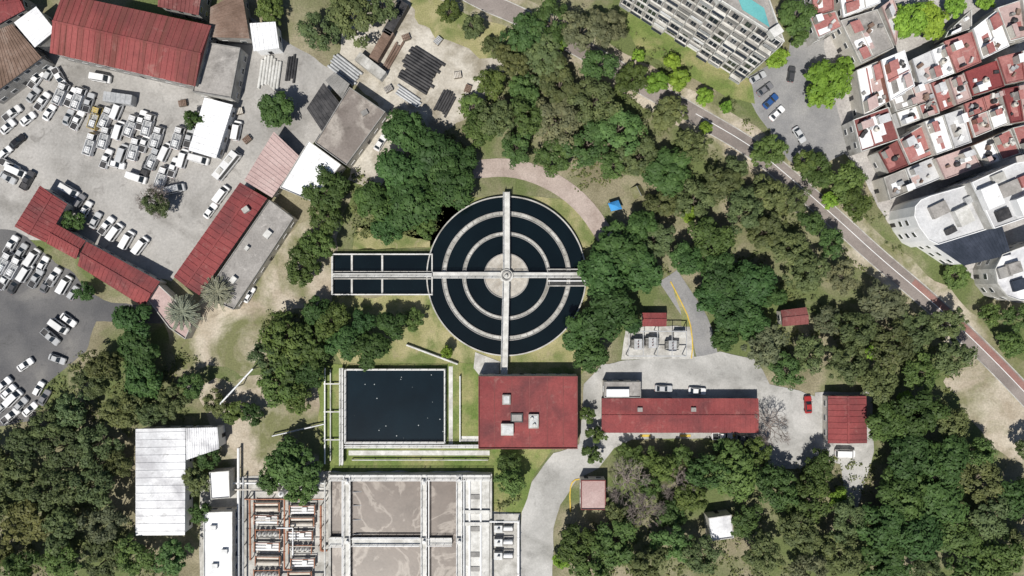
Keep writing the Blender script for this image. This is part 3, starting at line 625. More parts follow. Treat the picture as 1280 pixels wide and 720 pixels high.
def pallet(x,y,ang,mat,label):
    p=P(x,y); z=topz(*p); r=empty('pallet_stack',(p[0],p[1],z),math.radians(ang)); tag(r,label,'pallet')
    for k in range(5): MB().box(-.8+k*.4,0,.95,.3,1.5,.06).build('board',M[mat],r,world=False)
    for y_ in (-.65,0,.65): MB().box(0,y_,.46,1.95,.14,.9).build('bearer',M['bark'],r,world=False)
for i,(x,y,a,mt,t) in enumerate(((508,48,20,'rust','stack of brown pallets near the dark container'),(548,52,50,'steel','stack of grey pallets above the black pipes'),(572,95,10,'beige','stack of beige pallets right of black pipes'),(585,112,70,'rust','brown pallet stack at the right of the pipe yard'),(486,112,30,'grey','grey pallet stack left of black pipes'),(300,140,12,'beige','beige pallet stack right of the white container roof'),(310,175,40,'rust','brown pallet stack above the pinkish roof'),(230,130,10,'rust','brown pallet stack below the big warehouse'),(494,140,20,'dark','dark pallet stack right of the stained roof'),(500,152,60,'rust','brown pallet stack right of the stained roof'))): pallet(x,y,a,mt,t)
# ------------------------------------------------------------------ apartment block
def apartment():
    h=27; pts=[(800,-62),(980,53),(957,-12),(880,-110)]
    w=ccw([P(x,y,h) for x,y in pts]); c=cen(w); r=empty('apartment_block',(c[0],c[1],0)); tag(r,'tall white apartment block with balconies at the top','apartment block'); BLD.append(w)
    MB().prism(offset(w,.02),0,h-.3).build('wall',M['grey'],r); MB().prism(offset(w,.3),h-.3,h-.05).build('roof',M['grey'],r); MB().frame(w,offset(w,.28),h-.3,h+.5).build('parapet',M['lconc'],r)
    rg=random.Random(4)
    for i in range(len(w)):
        a,b=Vector(w[i]),Vector(w[(i+1)%len(w)]); d=(b-a); L=d.length; d.normalize(); nr=Vector((d.y,-d.x)); mid=(a+b)/2
        if nr.dot(-mid)<=0 or L<20: continue
        rz=math.atan2(d.y,d.x); k=11; st=8; fh=h/st; bw=L/k
        for j in range(k+1):
            t=a+d*(min(max(L*j/k,.12),L-.12))+nr*.35
            MB().box(t.x,t.y,h/2-.2,.2,.7,h-.5,rz).build('fin_wall',M['lconc'],r)
        for s in range(st):
            zb=s*fh
            p=(a+b)/2+nr*.15; MB().box(p.x,p.y,zb+.12,L-.1,.32,.3,rz).build('floor_band',M['lconc'],r)
            for j in range(k):
                p2=a+d*(L*(j+.5)/k); wd=bw*.7 if rg.random()<.6 else bw*.42
                fr=MB().box(p2.x,p2.y,zb+1.65,wd,.12,2.3,rz).build('window',M['white'] if rg.random()<.6 else M['concd'],r)
                m=MB()
                for e in (-1,1): m.box(p2.x+d.x*e*wd*.245,p2.y+d.y*e*wd*.245,zb+1.65,wd*.44,.2,2.05,rz)
                m.build('pane',M['glass'],fr)
                if rg.random()<.5:
                    dp=rg.choice([.9,1.3,1.5]); q=p2+nr*(dp/2+.02); bl=MB().box(q.x,q.y,zb+.1,bw-.3,dp,.14,rz).build('balcony',M[rg.choice(['lconc','concd','conc'])],r)
                    q=p2+nr*dp; m=MB(); m.box(q.x,q.y,zb+.66,bw-.34,.07,.95,rz).build('balustrade',M[rg.choice(['steel','white','slat','concd'])],bl)
    q=ccw([P(918,-14,h),P(955,10,h),P(962,34,h),P(928,12,h)]); MB().prism(q,h-.05,h+.06).build('roof_terrace',M['teal'],r)
    q=ccw([P(870,-40,h),P(905,-18,h),P(912,-2,h),P(880,-22,h)]); MB().prism(q,h-.05,h+.06).build('roof_garden',M['grass'],r)
    for x,y in ((969,40),(900,-5),(880,-60)): p=P(x,y,h+1); MB().box(p[0],p[1],h+.9,2.4,2.0,1.9,.6).build('roof_hut',M['lconc'],r)
apartment()
# ------------------------------------------------------------------ houses
HS=[([(1012,-30),(1040,-25),(1042,12),(1018,20)],7,'redp'),
([(1046,-28),(1096,-30),(1100,4),(1054,22)],7,'whiter'),
([(1050,26),(1096,12),(1117,60),(1076,80)],7,'grey'),
([(1070,88),(1130,63),(1143,108),(1080,146)],6.5,'whiter whiter'),
([(1012,22),(1044,14),(1052,34),(1022,48)],6,'redp'),
([(1066,150),(1110,134),(1124,174),(1076,190)],6.5,'redd'),
([(1140,74),(1180,56),(1192,92),(1150,108)],7,'lgrey whiter'),
([(1180,52),(1214,40),(1226,78),(1196,91)],7,'redp'),
([(1216,36),(1244,14),(1261,58),(1228,74)],7,'whiter'),
([(1246,10),(1300,-8),(1300,42),(1262,52)],7,'pinkg whiter'),
([(1112,118),(1160,103),(1174,142),(1126,158)],6.5,'grey whiter pinkg redp'),
([(1164,104),(1204,93),(1214,124),(1176,139)],7,'redp pinkg'),
([(1206,90),(1245,76),(1255,108),(1216,120)],7,'red'),
([(1247,72),(1300,58),(1300,96),(1258,105)],7,'redp whiter'),
([(1098,190),(1152,157),(1166,194),(1112,216)],6.5,'redd redp'),
([(1155,152),(1202,136),(1214,178),(1170,194)],7,'whiter lgrey'),
([(1205,130),(1249,114),(1261,154),(1218,172)],6.8,'redp pinkg redp whiter'),
([(1252,112),(1300,102),(1300,148),(1264,154)],7,'red pinkg'),
([(1216,182),(1262,162),(1275,192),(1230,208)],7,'whiter redp'),
([(1265,160),(1300,152),(1300,188),(1277,194)],7,'redp'),
([(1104,222),(1166,197),(1178,222),(1112,250)],6,'grey lgrey'),
([(1102,8),(1116,-2),(1124,20),(1120,56)],6,'pinkg'),
([(1184,40),(1214,12),(1214,36),(1180,48)],6,'grey'),
([(1170,198),(1212,183),(1226,208),(1182,224)],6.2,'pinkg')]
RW={'redp':'faded red','grey':'grey','whiter':'white','pinkg':'pinkish','redd':'maroon','red':'dark red','lgrey':'pale grey'}
def water_tank(p,z,black=True):
    r=empty('rooftop_water_tank',(p[0],p[1],z)); tag(r,'','water tank')
    MB().loft([(circ(0,0,.55,16),0),(circ(0,0,.6,16),.1),(circ(0,0,.6,16),1.0),(circ(0,0,.3,16),1.3)]).build('tank',M['dark'] if black else M['cream'],r,world=False); MB().cyl(0,0,1.3,1.42,.22,12).build('lid',M['dark'],r,world=False)
    return r
hk=0
for pts,h0,rs in HS:
    rs=rs.split(); g=.012; rq=random.Random(int(pts[0][0]*7+pts[0][1])); t1=rq.uniform(.38,.62); t2=rq.uniform(.38,.62)
    if len(rs)==1: parts=[pts]
    elif len(rs)==2:
        if math.dist(pts[0],pts[1])>math.dist(pts[1],pts[2]): parts=[[quad(pts,u0,0),quad(pts,u1,0),quad(pts,u1,1),quad(pts,u0,1)] for u0,u1 in ((0,t1-g),(t1+g,1))]
        else: parts=[[quad(pts,0,v0),quad(pts,1,v0),quad(pts,1,v1),quad(pts,0,v1)] for v0,v1 in ((0,t1-g),(t1+g,1))]
    else: parts=[[quad(pts,u0,v0),quad(pts,u1,v0),quad(pts,u1,v1),quad(pts,u0,v1)] for u0,u1 in ((0,t1-g),(t1+g,1)) for v0,v1 in ((0,t2-g),(t2+g,1))]
    for pt,roof in zip(parts,rs):
        hk+=1; rng=random.Random(hk*13+5); h=h0+rng.uniform(-1.2,1.2)
        wall=rng.choice(['cream','white','brick','conc','cream'])
        r,w=B(pt,h,roof,wall,'','flat','town_house','house',group='town houses',par=rng.choice(['conc','lconc',roof,roof])); c=cen(pt)
        AUTO.append((r,f'{RW[roof]} roofed house',c[0],c[1]))
        zr=h-.05; ar=abs(area(w)); big=ar>55
        corners=[(.06,.06),(.62,.08),(.08,.62),(.6,.6)]; rng.shuffle(corners)
        for ci,(u,v) in enumerate(corners[:2 if big else 1]):
            su,sv=rng.uniform(.2,.34),rng.uniform(.2,.34); q=sub(w,u,u+su,v,v+sv); hh=(2.2,1.2)[ci]
            hut=MB().prism(q,zr,zr+hh).build('stair_hut' if ci==0 else 'laundry_room',M[wall if ci==0 else 'lconc'],r); MB().prism(offset(q,-.1),zr+hh,zr+hh+.12).build('hut_roof',M[rng.choice(['redp','whiter','lgrey','pinkg','redp'])],hut)
        for k in range(4 if big else 2):
            u=rng.uniform(.04,.5); v=rng.uniform(.04,.5); q=sub(w,u,u+rng.uniform(.16,.46),v,v+rng.uniform(.14,.44))
            MB().prism(q,zr-.1,zr+.015+k*.018).build('roof_patch',M[rng.choice(['redp','redp','whiter','whiter','pinkg','lgrey','grey'])],r)
        if big:
            t=rng.uniform(.35,.65)
            a,b=(quad(w,t,.05),quad(w,t,.95)) if rng.random()<.5 else (quad(w,.05,t),quad(w,.95,t))
            MB().bar(a+(zr-.05+t*.01,),b+(zr-.05+t*.01,),.14,.45+t*.1).build('dividing_wall',M[rng.choice(['lconc','conc','redp'])],r)
        for k in range(6 if big else 3):
            p=quad(w,rng.uniform(.12,.88),rng.uniform(.12,.88)); hh=rng.uniform(.4,1.0); MB().box(p[0],p[1],zr+hh/2+.08,rng.uniform(.5,1.3),rng.uniform(.4,1.0),hh,rng.uniform(0,1.5)).build('roof_box',M[rng.choice(['concd','lconc','dark','rust','steel','white'])],r)
        if rng.random()<.55:
            p=quad(w,rng.uniform(.40,.56),rng.uniform(.42,.56)); tk=water_tank(p,zr+.09,rng.random()<.6); bl=tk.children[0].data.materials[0]==M['dark']; AUTO.append((tk,('black' if bl else 'beige')+' rooftop water tank',c[0],c[1]))
# glass-fronted white buildings
r,w=B([(1160,300),(1148,284),(1142,270),(1143,258),(1150,250),(1162,245),(1210,231),(1236,286),(1172,306)],11,'lgrey','white','white angular building with dark glass front at right','flat','modern_building','building',par='white')
for x,y,sx,sy,hz,mt in ((1175,262,4,3,1.2,'grey'),(1204,270,3.5,4,1.8,'lconc'),(1190,288,2.4,1.4,1.0,'dark'),(1212,250,1.6,1.6,.9,'steel')): p=P(x,y,12); MB().box(p[0],p[1],10.9+hz/2,sx,sy,hz,.45).build('roof_hut',M[mt],r)
r,w=B([(1214,228),(1268,204),(1300,199),(1312,262),(1242,286)],14,'lgrey','conc','taller white building right of the angular glass-fronted one','flat','modern_building','building',par='white')
for x,y,sx,sy,hz,mt in ((1238,246,4,5,2.0,'whiter'),(1262,236,5,3,1.2,'grey'),(1280,256,4,4,2.4,'white'),(1256,268,3,2.5,1.0,'dark'),(1282,226,2.5,2.5,1.4,'redp'),(1250,222,3,2,.9,'conc')):
    p=P(x,y,15); MB().box(p[0],p[1],13.9+hz/2,sx,sy,hz,.4).build('roof_hut',M[mt],r)
r,w=B([(1160,302),(1250,276),(1264,318),(1205,332)],8,'slat','white','low block with dark slatted glass roof below the white building','mono','glass_block','building',18,rise=.4)
rc=[(1252,318),(1300,300),(1320,300),(1320,376),(1275,376),(1258,370),(1246,355),(1243,336)]
r,w=B(rc,8,'whiteold','conc','rounded white building at the right edge beside the glass block','flat','modern_building','building',par='lconc')
for x,y,hz,mt in ((1268,335,1.6,'grey'),(1275,356,1.0,'slat'),(1258,340,.8,'concd')): p=P(x,y,9); MB().box(p[0],p[1],7.9+hz/2,3,2.6,hz,.3).build('roof_hut',M[mt],r)
# ------------------------------------------------------------------ vehicles
def rrect(x0,x1,hw,r,n=3):
    out=[]
    for (cx_,cy_,a0) in ((x1-r,-hw+r,-90),(x1-r,hw-r,0),(x0+r,hw-r,90),(x0+r,-hw+r,180)):
        for k in range(n+1):
            a=math.radians(a0+90*k/n); out.append((cx_+r*math.cos(a),cy_+r*math.sin(a)))
    return out
def inset(m,a,b,c,d,k=.1,off=.012):
    V=[Vector(p) for p in (a,b,c,d)]; ce=sum(V,Vector())/4; n=(V[1]-V[0]).cross(V[3]-V[0]).normalized()*off
    m.face([tuple(p+(ce-p)*k+n) for p in V])
def vehicle(kind):
    L,W,hz,(b0,b1),(t0,t1),rz={'sedan':(4.4,1.76,.92,(-1.75,.9),(-1.1,.1),1.45),'hatchback':(3.9,1.7,.95,(-1.85,.8),(-1.55,.1),1.5),'pickup':(5.2,1.86,1.05,(-.8,1.3),(-.6,.5),1.75),'van':(5.0,1.9,1.1,(-2.42,1.95),(-2.35,1.2),2.1),'truck':(6.0,2.1,1.05,(1.0,2.9),(1.1,2.4),2.2),'bus':(8.5,2.3,1.2,(-4.15,4.15),(-4.1,3.9),2.8)}[kind]
    r=empty({'sedan':'sedan_car','hatchback':'hatchback_car','pickup':'pickup_truck','van':'van','truck':'utility_truck','bus':'bus'}[kind],(0,0,0)); hw=W/2
    MB().loft([(rrect(-L/2+.08,L/2-.08,hw-.06,.3),.24),(rrect(-L/2,L/2,hw,.35),.42),(rrect(-L/2,L/2-.02,hw,.38),hz-.16),(rrect(-L/2+.1,L/2-.14,hw-.1,.36),hz)]).build('body',M['paint'],r,world=False)
    ib,it=hw-.1,hw-.26
    if kind in('van','bus'): it=hw-.16
    lo=[(b1,-ib,hz-.02),(b1,ib,hz-.02),(b0,ib,hz-.02),(b0,-ib,hz-.02)]; hi=[(t1,-it,rz),(t1,it,rz),(t0,it,rz),(t0,-it,rz)]
    m=MB(); m.loft([([p[:2] for p in lo],hz-.02),([p[:2] for p in hi],rz-.06),([(p[0]*.985+.015*(t0+t1)/2,p[1]*.94) for p in hi],rz)])
    cab=m.build('cabin',M['paint'],r,world=False)
    h2=[(p[0],p[1],rz-.06) for p in hi]
    for i,nn in ((0,'windscreen'),(1,'side_window'),(2,'rear_window'),(3,'side_window')):
        m=MB(); inset(m,lo[i],lo[(i+1)%4],h2[(i+1)%4],h2[i],.10 if kind not in('van',) or i==0 else .16); m.build(nn,M['glass'],cab,world=False)
    for x in (-L*.3,L*.31):
        for y in (-1,1): MB().tube((x,y*(hw-.22),.33),(x,y*(hw+.01),.33),.33,14).build('wheel',M['rubber'],r,world=False)
    for y in (-1,1):
        MB().box(L/2-.07,y*(hw-.42),hz-.3,.16,.36,.16).build('headlight',M['lamp'],r,world=False)
        MB().box(-L/2+.05,y*(hw-.36),hz-.3,.14,.3,.16).build('tail_light',M['tail'],r,world=False)
        MB().box(b1-.25,y*(hw+.08),hz+.05,.12,.2,.16).build('mirror',M['rubber'],r,world=False)
    if kind=='pickup':
        o=[(-2.52,-.86),(-.86,-.86),(-.86,.86),(-2.52,.86)]; MB().frame(o,offset(o,.09),hz-.02,hz+.22).build('cargo_bed',M['paint'],r,world=False); MB().prism(offset(o,.1),hz-.01,hz+.03).build('bed_floor',M['dark'],r,world=False)
    if kind=='truck':
        o=[(-2.95,-1.05),(.8,-1.05),(.8,1.05),(-2.95,1.05)]; MB().frame(o,offset(o,.1),hz-.05,hz+.75).build('cargo_bed',M['paint'],r,world=False); MB().prism(offset(o,.11),hz-.03,hz+.05).build('bed_floor',M['steel'],r,world=False)
        m=MB()
        for y in (-.5,.5): m.bar((-2.8,y,hz+1.1),(2.2,y,hz+1.1),.08,.08)
        for i in range(9): m.bar((-2.7+i*.58,-.5,hz+1.1),(-2.7+i*.58,.5,hz+1.1),.06,.05)
        for x in (-2.6,.6):
            for y in (-.5,.5): m.tube((x,y,hz),(x,y,hz+1.1),.04,4)
        m.build('ladder_rack',M['steel'],r,world=False); MB().box(-1.6,.1,hz+.36,1.5,1.3,.6).build('tool_box',M['white'],r,world=False)
    if kind=='bus':
        for x in (-2,1.5): MB().box(x,0,rz+.1,1.6,1.2,.22).build('roof_hatch',M['conc'],r,world=False)
    return r
COLS={'white':(.82,.82,.82),'silver':(.50,.51,.52),'grey':(.20,.20,.21),'black':(.02,.02,.023),'blue':(.03,.09,.26),'red':(.34,.03,.03),'orange':(.50,.20,.05),'green':(.05,.14,.10),'yellow':(.52,.40,.14),'dark grey':(.07,.07,.075)}
CARS="""8 158 40 sedan white;14 141 42 pickup white;33 148 42 sedan white;44 99 55 pickup white;60 91 58 hatchback silver;73 96 -60 pickup white;40 118 55 sedan silver;52 126 55 pickup white;76 117 68 truck white;88 121 68 pickup white;98 123 68 truck white;110 128 68 pickup silver;125 97 -12 van white;
119 147 70 truck yellow;133 147 70 truck white;113 180 75 truck white;131 172 75 truck white;148 163 70 van white;164 157 70 truck white;185 156 72 truck white;132 198 72 pickup white;152 192 70 van silver;168 186 75 truck white;180 178 72 pickup white;196 172 70 truck white;192 198 70 truck silver;206 190 68 van white;216 209 72 pickup white;202 222 70 truck white;182 208 72 pickup dark-grey;222 172 72 truck white;236 172 74 pickup silver;170 222 -20 van white;218 236 15 van silver;228 198 72 van white;96 150 66 pickup white;84 146 66 sedan silver;60 140 60 sedan white;146 138 70 van white;176 150 72 pickup white;144 205 -15 sedan white;
284 207 55 bus white;295 163 75 van white;248 199 -12 van white;276 243 55 van white;262 263 55 sedan white;310 368 55 sedan white;475 178 55 sedan white;
86 238 -28 van white;106 261 58 sedan white;118 275 58 sedan silver;98 251 58 hatchback grey;132 282 57 pickup white;143 290 57 van white;158 300 57 van white;175 307 57 van white;20 214 -25 van white;8 222 -30 sedan silver;33 225 60 pickup dark-grey;10 206 -25 pickup white;
13 306 60 pickup white;25 314 60 sedan silver;6 328 58 truck white;18 334 58 truck white;31 341 58 van white;44 348 58 pickup silver;40 322 58 van white;52 330 58 sedan white;66 346 60 pickup white;80 356 58 van white;56 356 58 sedan grey;90 366 58 hatchback silver;5 350 58 pickup white;16 357 58 sedan dark-grey;73 408 -38 van white;62 421 -38 pickup silver;84 400 -38 sedan white;70 449 -20 sedan silver;30 456 35 sedan white;2 482 42 pickup white;9 490 42 sedan white;16 498 42 van white;24 506 45 sedan silver;47 486 60 hatchback white;54 497 60 sedan grey;36 512 45 sedan white;2 508 42 sedan silver;12 520 42 pickup white;
948 96 30 sedan silver;957 111 40 sedan grey;964 126 40 sedan blue;972 141 40 sedan white;1000 168 -60 sedan silver;990 92 80 hatchback dark-grey;830 486 0 sedan silver;872 489 0 sedan white;1011 506 90 sedan red;1057 567 0 van white;903 545 0 pickup white;931 548 -8 sedan grey;20 176 45 sedan black;5 190 45 hatchback white"""
PR={}
for ln in CARS.replace('\n','').split(';'):
    t=ln.split()
    x,y,a,kind,coln=float(t[0]),float(t[1]),float(t[2]),t[3],t[4].replace('-',' ')
    if kind not in PR: PR[kind]=vehicle(kind); o=PR[kind]
    else: o=copy_tree(PR[kind])
    p=P(x,y,1.2); o.location=(p[0],p[1],topz(*p)+.004); o.rotation_euler=(0,0,math.radians(a+random.uniform(-4,4)))
    cc=COLS[coln]; j=random.uniform(.85,1.05)
    def setc(q):
        q.color=(cc[0]*j,cc[1]*j,cc[2]*j,1)
        for ch in q.children: setc(ch)
    setc(o); o['category']={'sedan':'car','hatchback':'car','pickup':'pickup truck','van':'van','truck':'utility truck','bus':'bus'}[kind]
    o['group']='vehicles parked in the yard and lots' if x<500 else 'cars parked around the streets'
    AUTO.append((o,f'{coln} '+{'sedan':'sedan','hatchback':'hatchback','pickup':'pickup','van':'van','truck':'ladder truck','bus':'bus'}[kind]+' parked',x,y))
# ------------------------------------------------------------------ trees
def leaf_mesh(name,cent,nrm,size,shade):
    n=len(cent); rng=np.random.default_rng(n)
    nrm=nrm/np.linalg.norm(nrm,axis=1)[:,None]; t=rng.normal(size=(n,3)); u=np.cross(nrm,t); u/=np.linalg.norm(u,axis=1)[:,None]; v=np.cross(nrm,u)
    sz=size[:,None]; a=u*sz; b=v*sz*.62
    V=np.stack([cent-a,cent-b*.9+a*.1,cent+a,cent+b],1).reshape(-1,3)
    me=bpy.data.meshes.new(name); me.vertices.add(4*n); me.vertices.foreach_set('co',V.astype(np.float32).ravel())
    me.loops.add(4*n); me.loops.foreach_set('vertex_index',np.arange(4*n,dtype=np.int32)); me.polygons.add(n); me.polygons.foreach_set('loop_start',np.arange(0,4*n,4,dtype=np.int32))
    try: me.polygons.foreach_set('loop_total',np.full(n,4,dtype=np.int32))
    except Exception: pass
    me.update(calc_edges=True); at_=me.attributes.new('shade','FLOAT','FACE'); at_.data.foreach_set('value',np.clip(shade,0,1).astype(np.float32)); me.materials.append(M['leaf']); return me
def crown_and_trunk(seed,R,ht,ncl,per,leaf,cl,loose):
    rng=np.random.default_rng(seed); nl=rng.integers(6,10); lobes=[((0,0,ht*.68),R*.55)]
    a0=rng.uniform(0,6.28)
    for i in range(nl):
        a=a0+i*6.283/nl+rng.normal(0,.25); d=R*rng.uniform(.38,.72 if loose else .66); r=R*rng.uniform(.26,.42)
        lobes.append(((d*math.cos(a),d*math.sin(a),ht*rng.uniform(.48,.74)),r))
    C=[];N=[];Sz=[];Sh=[]; lt=rng.uniform(-.1,.1,size=len(lobes))
    for k in range(ncl):
        li=rng.integers(0,len(lobes)); (lx,ly,lz),r=lobes[li]
        d=rng.normal(size=3); d[2]=abs(d[2])*1.0-.2; d/=np.linalg.norm(d); q=r*rng.uniform(.62,1.1 if loose else 1.0)
        c=np.array([lx,ly,lz])+d*q*np.array([1,1,.85]); m=int(per*rng.uniform(.5,1.4)); cr=cl*rng.uniform(.6,1.4)
        e=rng.normal(size=(m,3)); e/=np.linalg.norm(e,axis=1)[:,None]; e*=(rng.uniform(.2,1,size=(m,1))**.6)*cr; e[:,2]*=.7
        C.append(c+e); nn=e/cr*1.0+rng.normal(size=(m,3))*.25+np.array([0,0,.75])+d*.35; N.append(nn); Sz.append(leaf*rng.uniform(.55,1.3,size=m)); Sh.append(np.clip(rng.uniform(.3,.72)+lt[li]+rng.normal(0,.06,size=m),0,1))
    me=leaf_mesh('crown',np.concatenate(C),np.concatenate(N),np.concatenate(Sz),np.concatenate(Sh))
    m=MB(); tr=R*.055+.08; m.tube((0,0,0),(0,0,ht*.4),tr*1.25,8,tr*.8)
    for (c,r) in lobes: m.tube((0,0,ht*rng.uniform(.28,.4)),(c[0]*.95,c[1]*.95,c[2]+r*.3),tr*.55,6,tr*.15)
    tm=bpy.data.meshes.new('trunk'); tm.from_pydata(m.v,[],m.f); tm.materials.append(M['bark']); return me,tm
V={0:[crown_and_trunk(10+i,6,9.5,120,60,.42,1.2,False) for i in range(5)],1:[crown_and_trunk(30+i,6,10,80,56,.36,1.1,True) for i in range(8)],2:[crown_and_trunk(50+i,6,8.5,96,56,.38,1.1,True) for i in range(5)],3:[crown_and_trunk(70+i,4,6.5,70,54,.34,.85,False) for i in range(3)],'s':[crown_and_trunk(90+i,3.6,6,55,48,.33,.8,True) for i in range(4)]}
def bare(seed):
    rg=random.Random(seed); m=MB()
    def br(p,d,L,r,dep):
        q=p+d*L; m.tube(tuple(p),tuple(q),r,5 if dep<2 else 3,r*.65,cap=False)
        if dep>=5: return
        for _ in range(4 if dep==4 else 3):
            e=(d+Vector((rg.gauss(0,.6),rg.gauss(0,.6),rg.gauss(.05,.28)))).normalized(); br(q,e,L*rg.uniform(.66,.9),r*.66,dep+1)
    for k in range(7):
        a=k*.9+rg.uniform(-.3,.3); br(Vector((0,0,2.6)),Vector((math.cos(a)*.8,math.sin(a)*.8,.6)).normalized(),1.7,.15,1)
    cm=bpy.data.meshes.new('crown'); cm.from_pydata(m.v,[],m.f); cm.materials.append(M['twig'])
    t=MB().tube((0,0,0),(0,0,2.65),.32,8,.2); tm=bpy.data.meshes.new('trunk'); tm.from_pydata(t.v,[],t.f); tm.materials.append(M['twig']); return cm,tm
V[4]=[bare(1),bare(2),bare(3)]
def palm():
    rng=np.random.default_rng(5); C=[];N=[];Sz=[]
    for k in range(46):
        a=k*2.4; el=1.1-1.5*(k/46); L=rng.uniform(3.2,4.3)
        for j in range(26):
            t=j/25; rr=L*t; x=rr*math.cos(a)*max(.25,math.cos(el*.8)); y=rr*math.sin(a)*max(.25,math.cos(el*.8)); z=5.5+math.sin(el)*rr-.10*rr*rr
            for sd in (-1,1):
                C.append((x-math.sin(a)*sd*.16,y+math.cos(a)*sd*.16,z)); N.append((rng.normal(0,.3),rng.normal(0,.3),1)); Sz.append(.27*(1-.6*t)+.05)
    n=len(C); me=leaf_mesh('crown',np.array(C),np.array(N),np.array(Sz),rng.uniform(.3,.8,n)); t=MB().tube((0,0,0),(0,0,5.5),.42,10,.3); tm=bpy.data.meshes.new('trunk'); tm.from_pydata(t.v,[],t.f); tm.materials.append(M['bark']); return me,tm
V[5]=[palm()]
TR="""655 40 30 1;690 25 28 1;640 75 24 1;680 70 30 1;725 40 28 1;760 35 26 1;700 105 30 1;655 115 25 1;745 80 26 1;620 148 28 1;660 150 28 1;700 150 32 1;745 125 30 1;790 100 20 2;775 160 32 1;822 105 17 3;850 100 15 3;835 140 26 1;735 180 30 1;690 192 26 2;645 185 22 1;600 160 24 2;800 195 28 1;840 215 30 0;865 182 24 1;765 205 22 1;880 122 12 3;797 72 9 3;840 80 12 3;
505 165 28 0;540 190 32 0;500 215 34 0;560 230 32 0;515 255 36 0;468 250 28 0;575 200 22 0;485 283 20 0;530 280 18 2;405 240 28 2;408 268 22 2;
775 310 34 0;755 345 34 0;800 340 30 0;760 390 36 0;730 418 26 0;785 400 20 0;740 442 22 0;820 300 26 1;800 280 20 0;
870 250 28 1;905 230 28 1;930 265 30 1;960 240 26 1;960 290 28 1;920 212 20 1;890 300 28 2;858 325 22 0;900 345 28 0;945 355 32 0;920 395 28 0;885 372 20 0;985 310 28 1;1010 340 32 1;1040 300 22 1;1015 280 20 1;1052 347 24 1;962 190 20 2;995 250 18 1;830 255 22 1;905 420 18 0;
1110 380 34 1;1070 410 32 1;1150 412 30 1;1185 405 24 1;1190 445 30 1;1120 432 30 1;1060 452 28 1;958 432 30 1;1012 438 26 1;985 462 24 1;1100 477 28 1;1150 465 26 1;940 405 20 0;1035 400 20 1;965 370 18 0;
1110 530 28 0;1150 520 32 0;1190 530 30 1;1140 570 34 0;1185 575 34 0;1225 565 24 1;1230 605 32 1;1180 625 34 0;1130 620 32 0;1240 650 34 1;1270 620 26 0;1200 675 34 1;1150 670 34 0;1105 660 32 0;1250 700 30 2;1110 708 30 0;1160 715 26 1;1210 718 28 1;1060 650 28 1;1050 695 32 1;1010 625 30 2;1000 668 32 1;955 690 30 1;1010 712 28 1;935 650 24 1;925 595 36 2;968 610 28 2;885 592 24 2;862 622 22 2;830 585 20 2;875 695 28 1;838 680 28 1;838 645 20 2;786 604 34 4;806 636 30 4;850 608 26 4;770 680 32 2;722 680 28 2;740 708 28 2;805 705 28 1;965 535 28 4;1022 582 18 2;1165 590 20 4;1285 560 20 1;1290 680 28 1;912 568 16 2;944 566 18 2;790 568 14 2;812 575 14 2;772 645 16 1;815 610 14 2;858 575 15 2;
1025 212 20 2;1060 225 26 2;1068 255 22 2;1008 200 14 2;1035 105 30 3;1018 122 16 3;1055 82 14 3;970 75 16 3;998 18 22 2;1000 45 12 2;1135 25 24 3;1165 22 24 3;1190 8 16 3;1230 4 12 3;1272 398 20 1;1268 430 18 2;1205 345 16 2;1245 395 14 2;
345 138 24 0;335 10 20 2;240 148 13 0;196 252 22 4;195 253 18 1;355 420 32 2;370 452 30 2;345 478 28 2;392 425 24 2;388 468 20 0;335 445 22 1;372 495 20 2;430 428 24 0;462 436 26 0;490 405 20 0;415 400 20 2;452 404 18 0;375 332 22 2;398 305 20 2;440 20 36 1;400 38 28 1;478 12 22 1;360 582 32 2;338 600 20 2;378 608 20 2;640 602 20 2;636 580 14 2;85 275 13 0;560 10 14 2;590 30 16 1;615 55 14 1;612 105 20 1;590 130 16 2;
165 400 26 0;170 440 28 0;130 455 24 1;112 478 22 1;180 478 26 0;215 500 22 1;242 482 18 1;150 512 28 1;190 517 20 1;90 512 24 1;60 528 22 1;30 555 28 1;75 560 28 1;120 555 28 1;25 605 28 1;70 608 30 1;120 605 28 1;30 658 30 1;80 658 30 1;130 655 28 1;25 705 28 1;75 708 28 1;125 705 28 1;170 695 26 1;215 697 24 1;245 600 20 1;255 575 16 0;246 645 14 0;268 502 18 1;150 580 20 1;-12 575 26 1;-12 640 28 1;-10 700 26 1;
230 391 22 5;273 366 20 5;515 400 14 2;560 440 10 3;745 545 12 2;740 570 12 2;735 520 10 2;395 390 20 0;285 520 16 2;310 520 14 0;100 365 12 0;880 160 10 3;905 135 9 3;700 55 12 3;1045 620 14 3;700 700 12 3;1090 440 12 3;1035 250 12 3;860 270 11 3;1130 500 12 3"""
BASE={0:(.064,.118,.038),1:(.112,.142,.062),2:(.098,.150,.046),3:(.19,.30,.045),4:(.1,.1,.08),5:(.22,.225,.18)}
WORD={0:'dark green',1:'olive green',2:'mid green',3:'bright green',4:'bare brown',5:'grey green'}
